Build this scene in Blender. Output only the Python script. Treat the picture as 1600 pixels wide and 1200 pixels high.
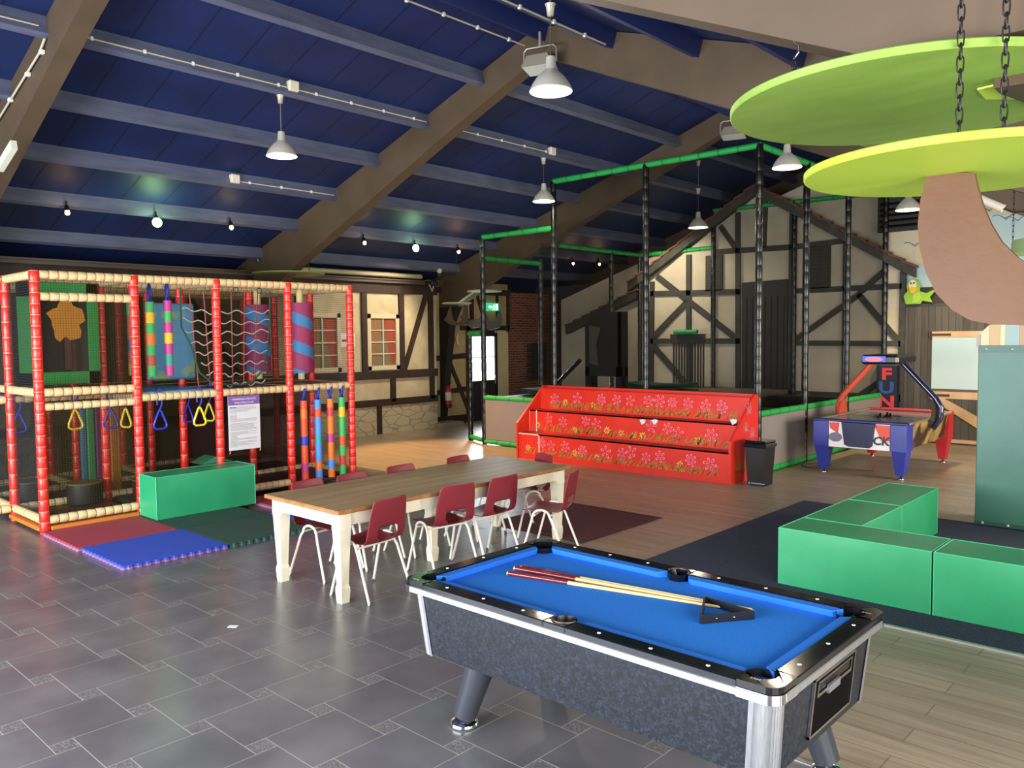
import bpy, math, random
from mathutils import Vector, Matrix
random.seed(7)
for o in list(bpy.data.objects): bpy.data.objects.remove(o)
S=bpy.context.scene; COL=S.collection
# ---------------------------------------------------------------- camera
F=1263.4; PT=.0578927961; RO=-.0102930064; AZ=-.746805463; H=2.12
def w2c(v):
    c,s=math.cos(AZ),math.sin(AZ)
    x=c*v[0]-s*v[1]; y=s*v[0]+c*v[1]; z=v[2]
    fw=y*math.cos(PT)-z*math.sin(PT); up=y*math.sin(PT)+z*math.cos(PT)
    return (x*math.cos(RO)+up*math.sin(RO), -(up*math.cos(RO)-x*math.sin(RO)), fw)
CX,CY,CZ=[w2c(v) for v in ((1,0,0),(0,1,0),(0,0,1))]
right=Vector((CX[0],CY[0],CZ[0])); down=Vector((CX[1],CY[1],CZ[1])); fwd=Vector((CX[2],CY[2],CZ[2]))
cam_d=bpy.data.cameras.new('camera'); cam=bpy.data.objects.new('camera',cam_d); COL.objects.link(cam)
R3=Matrix((right,-down,-fwd)).transposed()
cam.matrix_world=Matrix.Translation((0,0,H))@R3.to_4x4()
cam_d.sensor_width=36; cam_d.lens=36*F/1600; cam_d.clip_end=200; cam_d.clip_start=.05
S.camera=cam
def ray(px,py): return right*((px-800)/F)+down*((py-600)/F)+fwd
O=Vector((0,0,H))
def AX(px,py,X): d=ray(px,py); return O+d*(X/d.x)
def AY(px,py,Y): d=ray(px,py); return O+d*(Y/d.y)
def AZp(px,py,Z=0): d=ray(px,py); return O+d*((Z-H)/d.z)
# ---------------------------------------------------------------- world, light, exposure
W=bpy.data.worlds.new('world'); S.world=W; W.use_nodes=True
bg=W.node_tree.nodes['Background']; bg.inputs[0].default_value=(.75,.86,1,1); bg.inputs[1].default_value=.9
S.view_settings.view_transform='Standard'; S.view_settings.look='None'; S.view_settings.exposure=1.08; S.view_settings.gamma=1
S.view_settings.use_curve_mapping=False
def area(name,loc,aim,sx,sy,power,col):
    l=bpy.data.lights.new(name,'AREA'); l.shape='RECTANGLE'; l.size=sx; l.size_y=sy; l.energy=power; l.color=col
    o=bpy.data.objects.new(name,l); COL.objects.link(o); o.location=loc
    o.rotation_euler=(Vector(aim)-Vector(loc)).to_track_quat('-Z','Y').to_euler(); return o
# daylight falling in through the glazed fronts behind and to the right of the camera
area('window_daylight_rear',(-5.5,-3.3,1.75),(-5.5,4,-.6),9,2.4,820,(.93,.96,1))
area('window_daylight_right',(2.3,1.6,1.7),(-3,2.6,-.2),5.5,2.2,260,(1,.95,.86))
area('window_daylight_far_right',(2.3,11.5,1.7),(-3,12.5,.6),4.5,2.0,330,(1,.9,.74))
dl=area('door_daylight',(-14.35,14.85,1.6),(-9,13.5,.3),.9,1.3,45,(.85,.93,1)); dl.data.spread=1.6
# ---------------------------------------------------------------- materials
def lin(h):
    h=h.lstrip('#'); v=[int(h[i:i+2],16)/255 for i in (0,2,4)]
    return tuple((c/12.92 if c<=.04045 else ((c+.055)/1.055)**2.4) for c in v)+(1,)
MATS={}
def mat(name,col,rough=.6,metal=0,col2=None,scale=8,stretch=(1,1,1),bump=0,bscale=40,spec=.5,coat=0,emit=0,detail=6,lo=.35,hi=.65):
    if name in MATS: return MATS[name]
    m=bpy.data.materials.new(name); m.use_nodes=True; nt=m.node_tree; b=nt.nodes['Principled BSDF']
    b.inputs['Base Color'].default_value=lin(col); b.inputs['Roughness'].default_value=rough; b.inputs['Metallic'].default_value=metal
    b.inputs['Specular IOR Level'].default_value=spec; b.inputs['Coat Weight'].default_value=coat
    if emit: b.inputs['Emission Color'].default_value=lin(col); b.inputs['Emission Strength'].default_value=emit
    tc=nt.nodes.new('ShaderNodeTexCoord'); mp=nt.nodes.new('ShaderNodeMapping'); mp.inputs['Scale'].default_value=stretch
    nt.links.new(tc.outputs['Object'],mp.inputs['Vector'])
    if col2:
        n=nt.nodes.new('ShaderNodeTexNoise'); n.inputs['Scale'].default_value=scale; n.inputs['Detail'].default_value=detail
        r=nt.nodes.new('ShaderNodeValToRGB'); r.color_ramp.elements[0].position=lo; r.color_ramp.elements[1].position=hi
        r.color_ramp.elements[0].color=lin(col); r.color_ramp.elements[1].color=lin(col2)
        nt.links.new(mp.outputs[0],n.inputs['Vector']); nt.links.new(n.outputs[0],r.inputs[0]); nt.links.new(r.outputs[0],b.inputs['Base Color'])
    if bump:
        n2=nt.nodes.new('ShaderNodeTexNoise'); n2.inputs['Scale'].default_value=bscale; n2.inputs['Detail'].default_value=4
        bp=nt.nodes.new('ShaderNodeBump'); bp.inputs['Strength'].default_value=bump; bp.inputs['Distance'].default_value=.01
        nt.links.new(mp.outputs[0],n2.inputs['Vector']); nt.links.new(n2.outputs[0],bp.inputs['Height']); nt.links.new(bp.outputs[0],b.inputs['Normal'])
    MATS[name]=m; return m
def net_mat(name,col,alpha,cell=0):
    m=bpy.data.materials.new(name); m.use_nodes=True; nt=m.node_tree; nt.nodes.clear()
    out=nt.nodes.new('ShaderNodeOutputMaterial'); mx=nt.nodes.new('ShaderNodeMixShader'); t=nt.nodes.new('ShaderNodeBsdfTransparent'); d=nt.nodes.new('ShaderNodeBsdfDiffuse')
    d.inputs[0].default_value=lin(col); mx.inputs[0].default_value=alpha
    if cell:
        tc=nt.nodes.new('ShaderNodeTexCoord'); sp=nt.nodes.new('ShaderNodeSeparateXYZ'); nt.links.new(tc.outputs['Object'],sp.inputs[0]); outs=[]
        for k in range(3):
            a=nt.nodes.new('ShaderNodeMath'); a.operation='MULTIPLY'; a.inputs[1].default_value=1/cell; nt.links.new(sp.outputs[k],a.inputs[0])
            f=nt.nodes.new('ShaderNodeMath'); f.operation='FRACT'; nt.links.new(a.outputs[0],f.inputs[0])
            g=nt.nodes.new('ShaderNodeMath'); g.operation='LESS_THAN'; g.inputs[1].default_value=.16; nt.links.new(f.outputs[0],g.inputs[0]); outs.append(g)
        # threads run along two of the three axes; the net's own constant axis is dropped by name
        use=[1,2] if name.endswith('x') else [0,2]
        mm=nt.nodes.new('ShaderNodeMath'); mm.operation='MAXIMUM'; nt.links.new(outs[use[0]].outputs[0],mm.inputs[0]); nt.links.new(outs[use[1]].outputs[0],mm.inputs[1])
        sc=nt.nodes.new('ShaderNodeMath'); sc.operation='MULTIPLY_ADD'; sc.inputs[1].default_value=alpha*1.6; sc.inputs[2].default_value=alpha*.45; nt.links.new(mm.outputs[0],sc.inputs[0])
        nt.links.new(sc.outputs[0],mx.inputs[0])
    nt.links.new(t.outputs[0],mx.inputs[1]); nt.links.new(d.outputs[0],mx.inputs[2]); nt.links.new(mx.outputs[0],out.inputs[0])
    MATS[name]=m; return m
def plank_mat(name,c1,c2,c3,w,L,rough=.45,axis='x',spec=.5):
    m=mat(name,c1,rough,spec=spec); nt=m.node_tree; b=nt.nodes['Principled BSDF']
    tc=nt.nodes.new('ShaderNodeTexCoord'); mp=nt.nodes.new('ShaderNodeMapping')
    if axis=='y': mp.inputs['Rotation'].default_value=(0,0,math.pi/2)
    if axis=='z': mp.inputs['Rotation'].default_value=(0,math.pi/2,0)
    nt.links.new(tc.outputs['Object'],mp.inputs[0])
    if axis=='zx':   # vertical planks on a wall facing y: use (z,x)
        sp=nt.nodes.new('ShaderNodeSeparateXYZ'); cb=nt.nodes.new('ShaderNodeCombineXYZ'); nt.links.new(tc.outputs['Object'],sp.inputs[0])
        nt.links.new(sp.outputs[2],cb.inputs[0]); nt.links.new(sp.outputs[0],cb.inputs[1]); nt.links.new(cb.outputs[0],mp.inputs[0])
    br=nt.nodes.new('ShaderNodeTexBrick'); br.inputs['Scale'].default_value=1; br.inputs['Brick Width'].default_value=L; br.inputs['Row Height'].default_value=w
    br.inputs['Mortar Size'].default_value=.004; br.inputs['Color1'].default_value=lin(c1); br.inputs['Color2'].default_value=lin(c2); br.inputs['Mortar'].default_value=lin(c3); br.offset=.37
    nt.links.new(mp.outputs[0],br.inputs[0])
    mp2=nt.nodes.new('ShaderNodeMapping'); mp2.inputs['Scale'].default_value=(1.2,22,1); nt.links.new(mp.outputs[0],mp2.inputs[0])
    n=nt.nodes.new('ShaderNodeTexNoise'); n.inputs['Scale'].default_value=1; n.inputs['Detail'].default_value=7; n.inputs['Roughness'].default_value=.65; nt.links.new(mp2.outputs[0],n.inputs[0])
    r=nt.nodes.new('ShaderNodeMapRange'); r.inputs[1].default_value=.3; r.inputs[2].default_value=.7; r.inputs[3].default_value=.68; r.inputs[4].default_value=1.25; nt.links.new(n.outputs[0],r.inputs[0])
    mu=nt.nodes.new('ShaderNodeMix'); mu.data_type='RGBA'; mu.blend_type='MULTIPLY'; mu.inputs[0].default_value=1
    nt.links.new(br.outputs[0],mu.inputs[6]); nt.links.new(r.outputs[0],mu.inputs[7]); nt.links.new(mu.outputs[2],b.inputs['Base Color'])
    return m
def brick_mat(name):
    m=mat(name,'#7a4334',.85); nt=m.node_tree; b=nt.nodes['Principled BSDF']; tc=nt.nodes.new('ShaderNodeTexCoord')
    sp=nt.nodes.new('ShaderNodeSeparateXYZ'); cb=nt.nodes.new('ShaderNodeCombineXYZ'); ad=nt.nodes.new('ShaderNodeMath'); ad.operation='ADD'
    nt.links.new(tc.outputs['Object'],sp.inputs[0]); nt.links.new(sp.outputs[0],ad.inputs[0]); nt.links.new(sp.outputs[1],ad.inputs[1]); nt.links.new(ad.outputs[0],cb.inputs[0]); nt.links.new(sp.outputs[2],cb.inputs[1])
    br=nt.nodes.new('ShaderNodeTexBrick'); br.inputs['Scale'].default_value=1; br.inputs['Brick Width'].default_value=.21; br.inputs['Row Height'].default_value=.068; br.inputs['Mortar Size'].default_value=.008
    br.inputs['Color1'].default_value=lin('#8a4632'); br.inputs['Color2'].default_value=lin('#5e2f26'); br.inputs['Mortar'].default_value=lin('#8d7668')
    nt.links.new(cb.outputs[0],br.inputs[0]); nt.links.new(br.outputs[0],b.inputs['Base Color']); return m
def stone_mat(name):
    m=mat(name,'#b8ac92',.9); nt=m.node_tree; b=nt.nodes['Principled BSDF']; tc=nt.nodes.new('ShaderNodeTexCoord'); mp=nt.nodes.new('ShaderNodeMapping'); mp.inputs['Scale'].default_value=(3.2,3.2,7)
    v=nt.nodes.new('ShaderNodeTexVoronoi'); v.feature='DISTANCE_TO_EDGE'; v.inputs['Scale'].default_value=1
    nz=nt.nodes.new('ShaderNodeTexNoise'); nz.inputs['Scale'].default_value=2; mx=nt.nodes.new('ShaderNodeMix'); mx.data_type='RGBA'; mx.inputs[0].default_value=.2
    nt.links.new(tc.outputs['Object'],mp.inputs[0]); nt.links.new(mp.outputs[0],nz.inputs[0]); nt.links.new(mp.outputs[0],mx.inputs[6]); nt.links.new(nz.outputs[1],mx.inputs[7]); nt.links.new(mx.outputs[2],v.inputs[0])
    r=nt.nodes.new('ShaderNodeValToRGB'); r.color_ramp.elements[0].position=0; r.color_ramp.elements[1].position=.07; r.color_ramp.elements[0].color=lin('#8a8068'); r.color_ramp.elements[1].color=lin('#b9ad94')
    nt.links.new(v.outputs[0],r.inputs[0]); nt.links.new(r.outputs[0],b.inputs['Base Color']); return m
def stripe_mat(name,ca,cb_,freq,kind='spiral',rough=.6):
    m=mat(name,ca,rough); nt=m.node_tree; b=nt.nodes['Principled BSDF']; uv=nt.nodes.new('ShaderNodeUVMap'); sp=nt.nodes.new('ShaderNodeSeparateXYZ'); nt.links.new(uv.outputs[0],sp.inputs[0])
    ma=nt.nodes.new('ShaderNodeMath'); ma.operation='MULTIPLY_ADD'; ma.inputs[1].default_value=freq; nt.links.new(sp.outputs[1],ma.inputs[0]); nt.links.new(sp.outputs[0],ma.inputs[2])
    if kind=='band': 
        for l in list(nt.links):
            if l.to_node==ma and l.to_socket==ma.inputs[2]: nt.links.remove(l)
        ma.inputs[2].default_value=0
    fr=nt.nodes.new('ShaderNodeMath'); fr.operation='FRACT'; nt.links.new(ma.outputs[0],fr.inputs[0]); g=nt.nodes.new('ShaderNodeMath'); g.operation='GREATER_THAN'; g.inputs[1].default_value=.6; nt.links.new(fr.outputs[0],g.inputs[0])
    mx=nt.nodes.new('ShaderNodeMix'); mx.data_type='RGBA'; mx.inputs[6].default_value=lin(ca); mx.inputs[7].default_value=lin(cb_); nt.links.new(g.outputs[0],mx.inputs[0]); nt.links.new(mx.outputs[2],b.inputs['Base Color']); return m
# ---------------------------------------------------------------- mesh builder
class MB:
    def __init__(s): s.v=[]; s.f=[]; s.m=[]; s.uv=None; s.sm=[]
    def add(s,vs,fs,mi=0,smooth=False):
        n=len(s.v); s.v+= [tuple(v) for v in vs]
        for f in fs: s.f.append(tuple(i+n for i in f)); s.m.append(mi); s.sm.append(smooth)
        return s
    def box(s,x0,x1,y0,y1,z0,z1,mi=0):
        vs=[(x,y,z) for z in (z0,z1) for y in (y0,y1) for x in (x0,x1)]
        return s.add(vs,[(0,2,3,1),(4,5,7,6),(0,1,5,4),(2,6,7,3),(0,4,6,2),(1,3,7,5)],mi)
    def bbox(s,x0,x1,y0,y1,z0,z1,b=.01,mi=0):   # box with chamfered edges
        x0,x1=sorted((x0,x1));y0,y1=sorted((y0,y1));z0,z1=sorted((z0,z1)); b=min(b,(x1-x0)*.45,(y1-y0)*.45,(z1-z0)*.45)
        import itertools
        vs=[];idx={}
        for sx,sy,sz in itertools.product((0,1),repeat=3):
            X=(x0,x1)[sx];Y=(y0,y1)[sy];Z=(z0,z1)[sz]; dx=b*(1-2*sx);dy=b*(1-2*sy);dz=b*(1-2*sz)
            for k,p in enumerate(((X,Y+dy,Z+dz),(X+dx,Y,Z+dz),(X+dx,Y+dy,Z))): idx[(sx,sy,sz,k)]=len(vs); vs.append(p)
        fs=[]
        for a in (0,1):
            q=[(a,0,0),(a,1,0),(a,1,1),(a,0,1)]; fs.append([idx[(*t,0)] for t in q])
            q=[(0,a,0),(0,a,1),(1,a,1),(1,a,0)]; fs.append([idx[(*t,1)] for t in q])
            q=[(0,0,a),(1,0,a),(1,1,a),(0,1,a)]; fs.append([idx[(*t,2)] for t in q])
        for a,c in itertools.product((0,1),repeat=2):
            fs.append([idx[(a,c,0,0)],idx[(a,c,1,0)],idx[(a,c,1,1)],idx[(a,c,0,1)]])
            fs.append([idx[(a,0,c,0)],idx[(a,1,c,0)],idx[(a,1,c,2)],idx[(a,0,c,2)]])
            fs.append([idx[(0,a,c,1)],idx[(1,a,c,1)],idx[(1,a,c,2)],idx[(0,a,c,2)]])
        for t in itertools.product((0,1),repeat=3): fs.append([idx[(*t,0)],idx[(*t,1)],idx[(*t,2)]])
        return s.add(vs,fs,mi)
    def frame(s,p0,p1):
        d=(Vector(p1)-Vector(p0)).normalized(); a=Vector((0,0,1)) if abs(d.z)<.9 else Vector((1,0,0)); u=d.cross(a).normalized(); return d,u,d.cross(u)
    def tube(s,pts,r,n=10,mi=0,caps=True,rads=None):
        pts=[Vector(p) for p in pts]; rings=[]; base=len(s.v); vs=[]
        d,u,w=s.frame(pts[0],pts[1])
        for i,p in enumerate(pts):
            if i==0: t=(pts[1]-pts[0])
            elif i==len(pts)-1: t=pts[-1]-pts[-2]
            else: t=(pts[i+1]-p).normalized()+(p-pts[i-1]).normalized()
            t=t.normalized() if t.length>1e-9 else d; u=(u-t*u.dot(t)).normalized(); w=t.cross(u); rr=rads[i] if rads else r
            for k in range(n):
                a=2*math.pi*k/n; vs.append(p+(u*math.cos(a)+w*math.sin(a))*rr)
        fs=[]
        for i in range(len(pts)-1):
            for k in range(n): fs.append((i*n+k,i*n+(k+1)%n,(i+1)*n+(k+1)%n,(i+1)*n+k))
        s.add(vs,fs,mi,True)
        if caps: s.add(vs[:n],[tuple(range(n))[::-1]],mi); s.add(vs[-n:],[tuple(range(n))],mi)
        return s
    def cyl(s,p0,p1,r0,r1=None,n=16,mi=0): return s.tube([p0,p1],r0,n,mi,True,[r0,r0 if r1 is None else r1])
    def bar(s,p0,p1,w,h,mi=0,up=(0,0,1)):   # rectangular bar, width w across, h along up
        p0=Vector(p0);p1=Vector(p1); d=(p1-p0).normalized(); up=Vector(up); a=d.cross(up).normalized(); b=a.cross(d).normalized(); vs=[]
        for p in (p0,p1):
            for i,j in ((-1,-1),(1,-1),(1,1),(-1,1)): vs.append(p+a*(w/2*i)+b*(h/2*j))
        return s.add(vs,[(0,1,2,3),(7,6,5,4),(0,4,5,1),(1,5,6,2),(2,6,7,3),(3,7,4,0)],mi)
    def prism(s,poly,ext,mi=0,mi_side=None):   # poly: 3D points, extruded by vector ext
        n=len(poly); e=Vector(ext); A=[Vector(p) for p in poly]; B=[p+e for p in A]
        s.add(A+B,[tuple(range(n)),tuple(range(n,2*n))[::-1]],mi)
        s.add(A+B,[(i,i+n,(i+1)%n+n,(i+1)%n) for i in range(n)],mi if mi_side is None else mi_side); return s
    def lathe(s,prof,c=(0,0,0),n=24,mi=0,smooth=True):
        vs=[];fs=[]
        for r,z in prof:
            for k in range(n): a=2*math.pi*k/n; vs.append((c[0]+r*math.cos(a),c[1]+r*math.sin(a),c[2]+z))
        for i in range(len(prof)-1):
            for k in range(n): fs.append((i*n+k,i*n+(k+1)%n,(i+1)*n+(k+1)%n,(i+1)*n+k))
        return s.add(vs,fs,mi,smooth)
    def torus(s,c,R,r,ax='z',n=20,m=8,mi=0,sx=1):
        pts=[]
        for k in range(n+1):
            a=2*math.pi*k/n; p={'z':(R*math.cos(a)*sx,R*math.sin(a),0),'x':(0,R*math.cos(a)*sx,R*math.sin(a)),'y':(R*math.cos(a)*sx,0,R*math.sin(a))}[ax]; pts.append(Vector(c)+Vector(p))
        return s.tube(pts,r,m,mi,False)
    def ball(s,c,r,n=12,mi=0,sq=(1,1,1)):
        pr=[(r*math.sin(math.pi*i/n)+1e-5,-r*math.cos(math.pi*i/n)) for i in range(n+1)]; b=len(s.v); s.lathe(pr,(0,0,0),n*2 if n<10 else 20,mi)
        for i in range(b,len(s.v)): v=s.v[i]; s.v[i]=(c[0]+v[0]*sq[0],c[1]+v[1]*sq[1],c[2]+v[2]*sq[2])
        return s
    def seg(s,p0,p1,r,L=.1,mi=0,mj=1,n=10,dip=.82):  # padded tube in short segments with creases between them
        p0=Vector(p0);p1=Vector(p1); T=(p1-p0).length; k=max(1,round(T/L)); d=(p1-p0)/k; g=.09
        for i in range(k):
            a=p0+d*i; j=r*random.uniform(.97,1.03)
            s.tube([a+d*g*.5,a+d*(g+.04),a+d*.5,a+d*(1-g-.04),a+d*(1-g*.5)],r,n,mi,False,[j*dip,j*.98,j,j*.98,j*dip])
            s.tube([a+d*(1-g*.5),a+d*(1+g*.5)] if i<k-1 else [a+d*(1-g*.5),a+d],r,n,mj,i==k-1,[j*dip]*2)
        s.tube([p0,p0+d*g*.5],r,n,mj,True,[r*dip]*2); return s
    def text(s,body,size,origin,ux,uy,mi=0,depth=0,align='LEFT',bold=0,wide=1):
        cu=bpy.data.curves.new('t','FONT'); cu.body=body; cu.size=size; cu.align_x=align; cu.resolution_u=2; cu.offset=bold
        o=bpy.data.objects.new('t',cu); COL.objects.link(o); dg=bpy.context.evaluated_depsgraph_get(); dg.update(); me=o.evaluated_get(dg).to_mesh()
        ux=Vector(ux).normalized();uy=Vector(uy).normalized(); vs=[Vector(origin)+ux*v.co.x*wide+uy*v.co.y for v in me.vertices]; fs=[tuple(p.vertices) for p in me.polygons]
        s.add(vs,fs,mi); bpy.data.objects.remove(o); bpy.data.curves.remove(cu); return s
    def build(s,name,mats,parent=None,off=None):
        if not isinstance(mats,(list,tuple)): mats=[mats]
        if off is None:
            if parent is not None: off=Vector(parent.get('_off',(0,0,0)))
            else:
                xs=[v[0] for v in s.v];ys=[v[1] for v in s.v];zs=[v[2] for v in s.v]; off=Vector(((min(xs)+max(xs))/2,(min(ys)+max(ys))/2,min(zs)))
        off=Vector(off); me=bpy.data.meshes.new(name); me.from_pydata([tuple(Vector(v)-off) for v in s.v],[],s.f)
        for m in mats: me.materials.append(m)
        for p,mi,sm in zip(me.polygons,s.m,s.sm): p.material_index=mi; p.use_smooth=sm
        me.validate(); o=bpy.data.objects.new(name,me); COL.objects.link(o)
        if parent is not None: o.parent=parent; o['_off']=tuple(off)
        else: o.location=off; o['_off']=tuple(off)
        return o
def uvcyl(o,axis=2,c=(0,0)):
    me=o.data; uv=me.uv_layers.new(name='UVMap')
    for p in me.polygons:
        for li in p.loop_indices:
            v=me.vertices[me.loops[li].vertex_index].co; u=(math.atan2(v.y-c[1],v.x-c[0])/(2*math.pi))%1
            uv.data[li].uv=(u,v.z)
        us=[uv.data[li].uv[0] for li in p.loop_indices]
        if max(us)-min(us)>.5:
            for li in p.loop_indices:
                if uv.data[li].uv[0]<.5: uv.data[li].uv=(uv.data[li].uv[0]+1,uv.data[li].uv[1])
def tag(o,label=None,cat=None,group=None,kind=None):
    if label: o['label']=label
    if cat: o['category']=cat
    if group: o['group']=group
    if kind: o['kind']=kind
    return o
def thing(name,label,cat,loc=(0,0,0),group=None,rz=0):
    o=bpy.data.objects.new(name,None); COL.objects.link(o); o.location=loc; o.rotation_euler=(0,0,rz); o.empty_display_size=.1; o['_off']=tuple(loc)
    return tag(o,label,cat,group)
def struct(name,mb,mats,parent=None,label=None,cat=None):
    o=mb.build(name,mats,parent)
    if parent is None: o['kind']='structure'; o['label']=label or name.replace('_',' '); o['category']=cat or name.split('_')[0]
    elif label: o['label']=label
    return o
def kids(o): return [c for c in bpy.data.objects if c.parent==o]
def copy_tree(o,loc=None,rz=None,label=None,parent=None):
    c=o.copy(); COL.objects.link(c); c.parent=parent
    if loc is not None: c.location=loc
    if rz is not None: c.rotation_euler=(0,0,rz)
    if label: c['label']=label
    for ch in kids(o): copy_tree(ch,parent=c)
    return c
PI=math.pi
# ---------------------------------------------------------------- shared materials
M_cream=mat('cream_plaster','#c9bda0',.9,col2='#b5a88a',scale=3,bump=.3,bscale=25)
M_cream2=mat('light_plaster','#c8c0aa',.9,col2='#b9b09a',scale=1.5)
M_timber=mat('dark_brown_timber','#38241a',.7,col2='#24170f',scale=5,stretch=(1,1,1),bump=.2)
M_black=mat('black_paint','#1b1b1c',.55); M_blackgloss=mat('black_gloss','#0b0b0d',.16,coat=.4)
M_greytimber=mat('charcoal_timber','#41403c',.7,col2='#353430',scale=6)
M_taupe=mat('taupe_portal_paint','#5a4937',.65,col2='#514231',scale=2,bump=.08,bscale=8)
M_deck=mat('deep_blue_deck','#14285c',.6,col2='#10204c',scale=1.2); M_purl=mat('lit_blue_purlin','#60667d',.6,col2='#50566e',scale=3,stretch=(4,.6,4))  # left purlins: blue paint with the daylight on them mixed in as lighter grey-blue
M_purlr=mat('shaded_blue_purlin','#1a2a62',.5)  # same purlin paint on the right pitch, its shade put into the darker blue
M_steel=mat('galvanised_tube','#b9b6ae',.35,.6); M_white=mat('white_plastic','#e9e6dc',.45)
M_alu=mat('brushed_aluminium','#c9ccd2',.3,.85,col2='#b9bdc5',scale=2,stretch=(60,60,.5)); M_chrome=mat('chrome','#e6e6e8',.08,1)
M_green=mat('green_vinyl','#2c9f6b',.42,col2='#259562',scale=2,bump=.25,bscale=5); M_greenp=mat('bright_green_foam','#1ea24a',.55,bump=.1)
M_greend=mat('dark_green_crease','#147a36',.6)
# ---------------------------------------------------------------- floor
a,b=.4484,.1205; P0=Vector((-3.46+.02,2.70-.02))
mb=MB()
def clip(poly,x0,x1,y0,y1):
    for ax,lim,sg in ((0,x0,1),(0,x1,-1),(1,y0,1),(1,y1,-1)):
        out=[]
        for i in range(len(poly)):
            p=poly[i];q=poly[(i+1)%len(poly)]; ip=(p[ax]-lim)*sg>=0; iq=(q[ax]-lim)*sg>=0
            if ip: out.append(p)
            if ip!=iq: t=(lim-p[ax])/(q[ax]-p[ax]); out.append((p[0]+(q[0]-p[0])*t,p[1]+(q[1]-p[1])*t))
        poly=out
        if len(poly)<3: return []
    return poly
GX=.0028; deco=MB()
regs=[(-15.2,2.5,-3.5,3.82),(-15.2,-3.0,3.82,5.2),(-15.2,-5.04,5.2,6.5),(-15.2,-6.4,6.5,8.02)]
# lattice of a two-square (hopscotch) tiling: big tile a, small tile b
for i in range(-60,60):
    for j in range(-60,60):
        ox=P0.x-b/2-a+i*a-j*b; oy=P0.y-b/2+i*b+j*a
        if not(-16<ox<3 and -4<oy<9): continue
        for (qx,qy,w,k) in ((ox,oy,a,0),(ox+a,oy,b,1)):
            sq=[(qx+GX,qy+GX),(qx+w-GX,qy+GX),(qx+w-GX,qy+w-GX),(qx+GX,qy+w-GX)]
            for r in regs:
                c=clip(sq,*r)
                if c: mb.add([(x,y,0) for x,y in c],[tuple(range(len(c)))],1 if k==0 else 2)
for r in regs: mb.add([(r[0],r[2],-.0012),(r[1],r[2],-.0012),(r[1],r[3],-.0012),(r[0],r[3],-.0012)],[(0,1,2,3)],0)
for r in [(-3.0,2.5,3.85,5.2),(-5.04,2.5,5.2,8.02),(-15.2,2.5,8.02,21)]: mb.add([(r[0],r[2],0),(r[1],r[2],0),(r[1],r[3],0),(r[0],r[3],0)],[(0,1,2,3)],3)
mb.box(-15.2,2.5,-3.5,21,-.2,-.01,3)
M_grout=mat('grout','#b5b1aa',.8); M_tile=mat('slate_look_tile','#67666a',.31,col2='#55555a',scale=2.2,detail=8,spec=.6)
# small decorated inserts: concentric relief rings and a diamond, in the tile's own colour
M_ins=mat('ornament_tile','#8a8683',.4); nt=M_ins.node_tree; bs=nt.nodes['Principled BSDF']
tc=nt.nodes.new('ShaderNodeTexCoord'); vd=nt.nodes.new('ShaderNodeTexVoronoi'); vd.inputs['Scale'].default_value=28; nt.links.new(tc.outputs['Object'],vd.inputs[0])
wv=nt.nodes.new('ShaderNodeMath'); wv.operation='MULTIPLY'; wv.inputs[1].default_value=16; nt.links.new(vd.outputs[0],wv.inputs[0]); sn=nt.nodes.new('ShaderNodeMath'); sn.operation='SINE'; nt.links.new(wv.outputs[0],sn.inputs[0])
cr=nt.nodes.new('ShaderNodeValToRGB'); cr.color_ramp.elements[0].position=.35; cr.color_ramp.elements[0].color=lin('#5c5b5e'); cr.color_ramp.elements[1].color=lin('#84817e'); nt.links.new(sn.outputs[0],cr.inputs[0]); nt.links.new(cr.outputs[0],bs.inputs[0])
M_lam=plank_mat('grey_oak_laminate','#a39480','#958672','#75685a',.19,1.3,.38)
fl=mb.build('floor',[M_grout,M_tile,M_ins,M_lam],off=(0,0,0)); tag(fl,'floor of dark slate tiles and grey oak laminate','floor',kind='structure')
st=MB(); st.box(-3.0,2.5,3.815,3.85,-.005,.004); struct('trim_1',st,mat('strip_metal','#b9b6b0',.35,.7),label='pale metal strip where tiles meet laminate',cat='trim')
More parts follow.
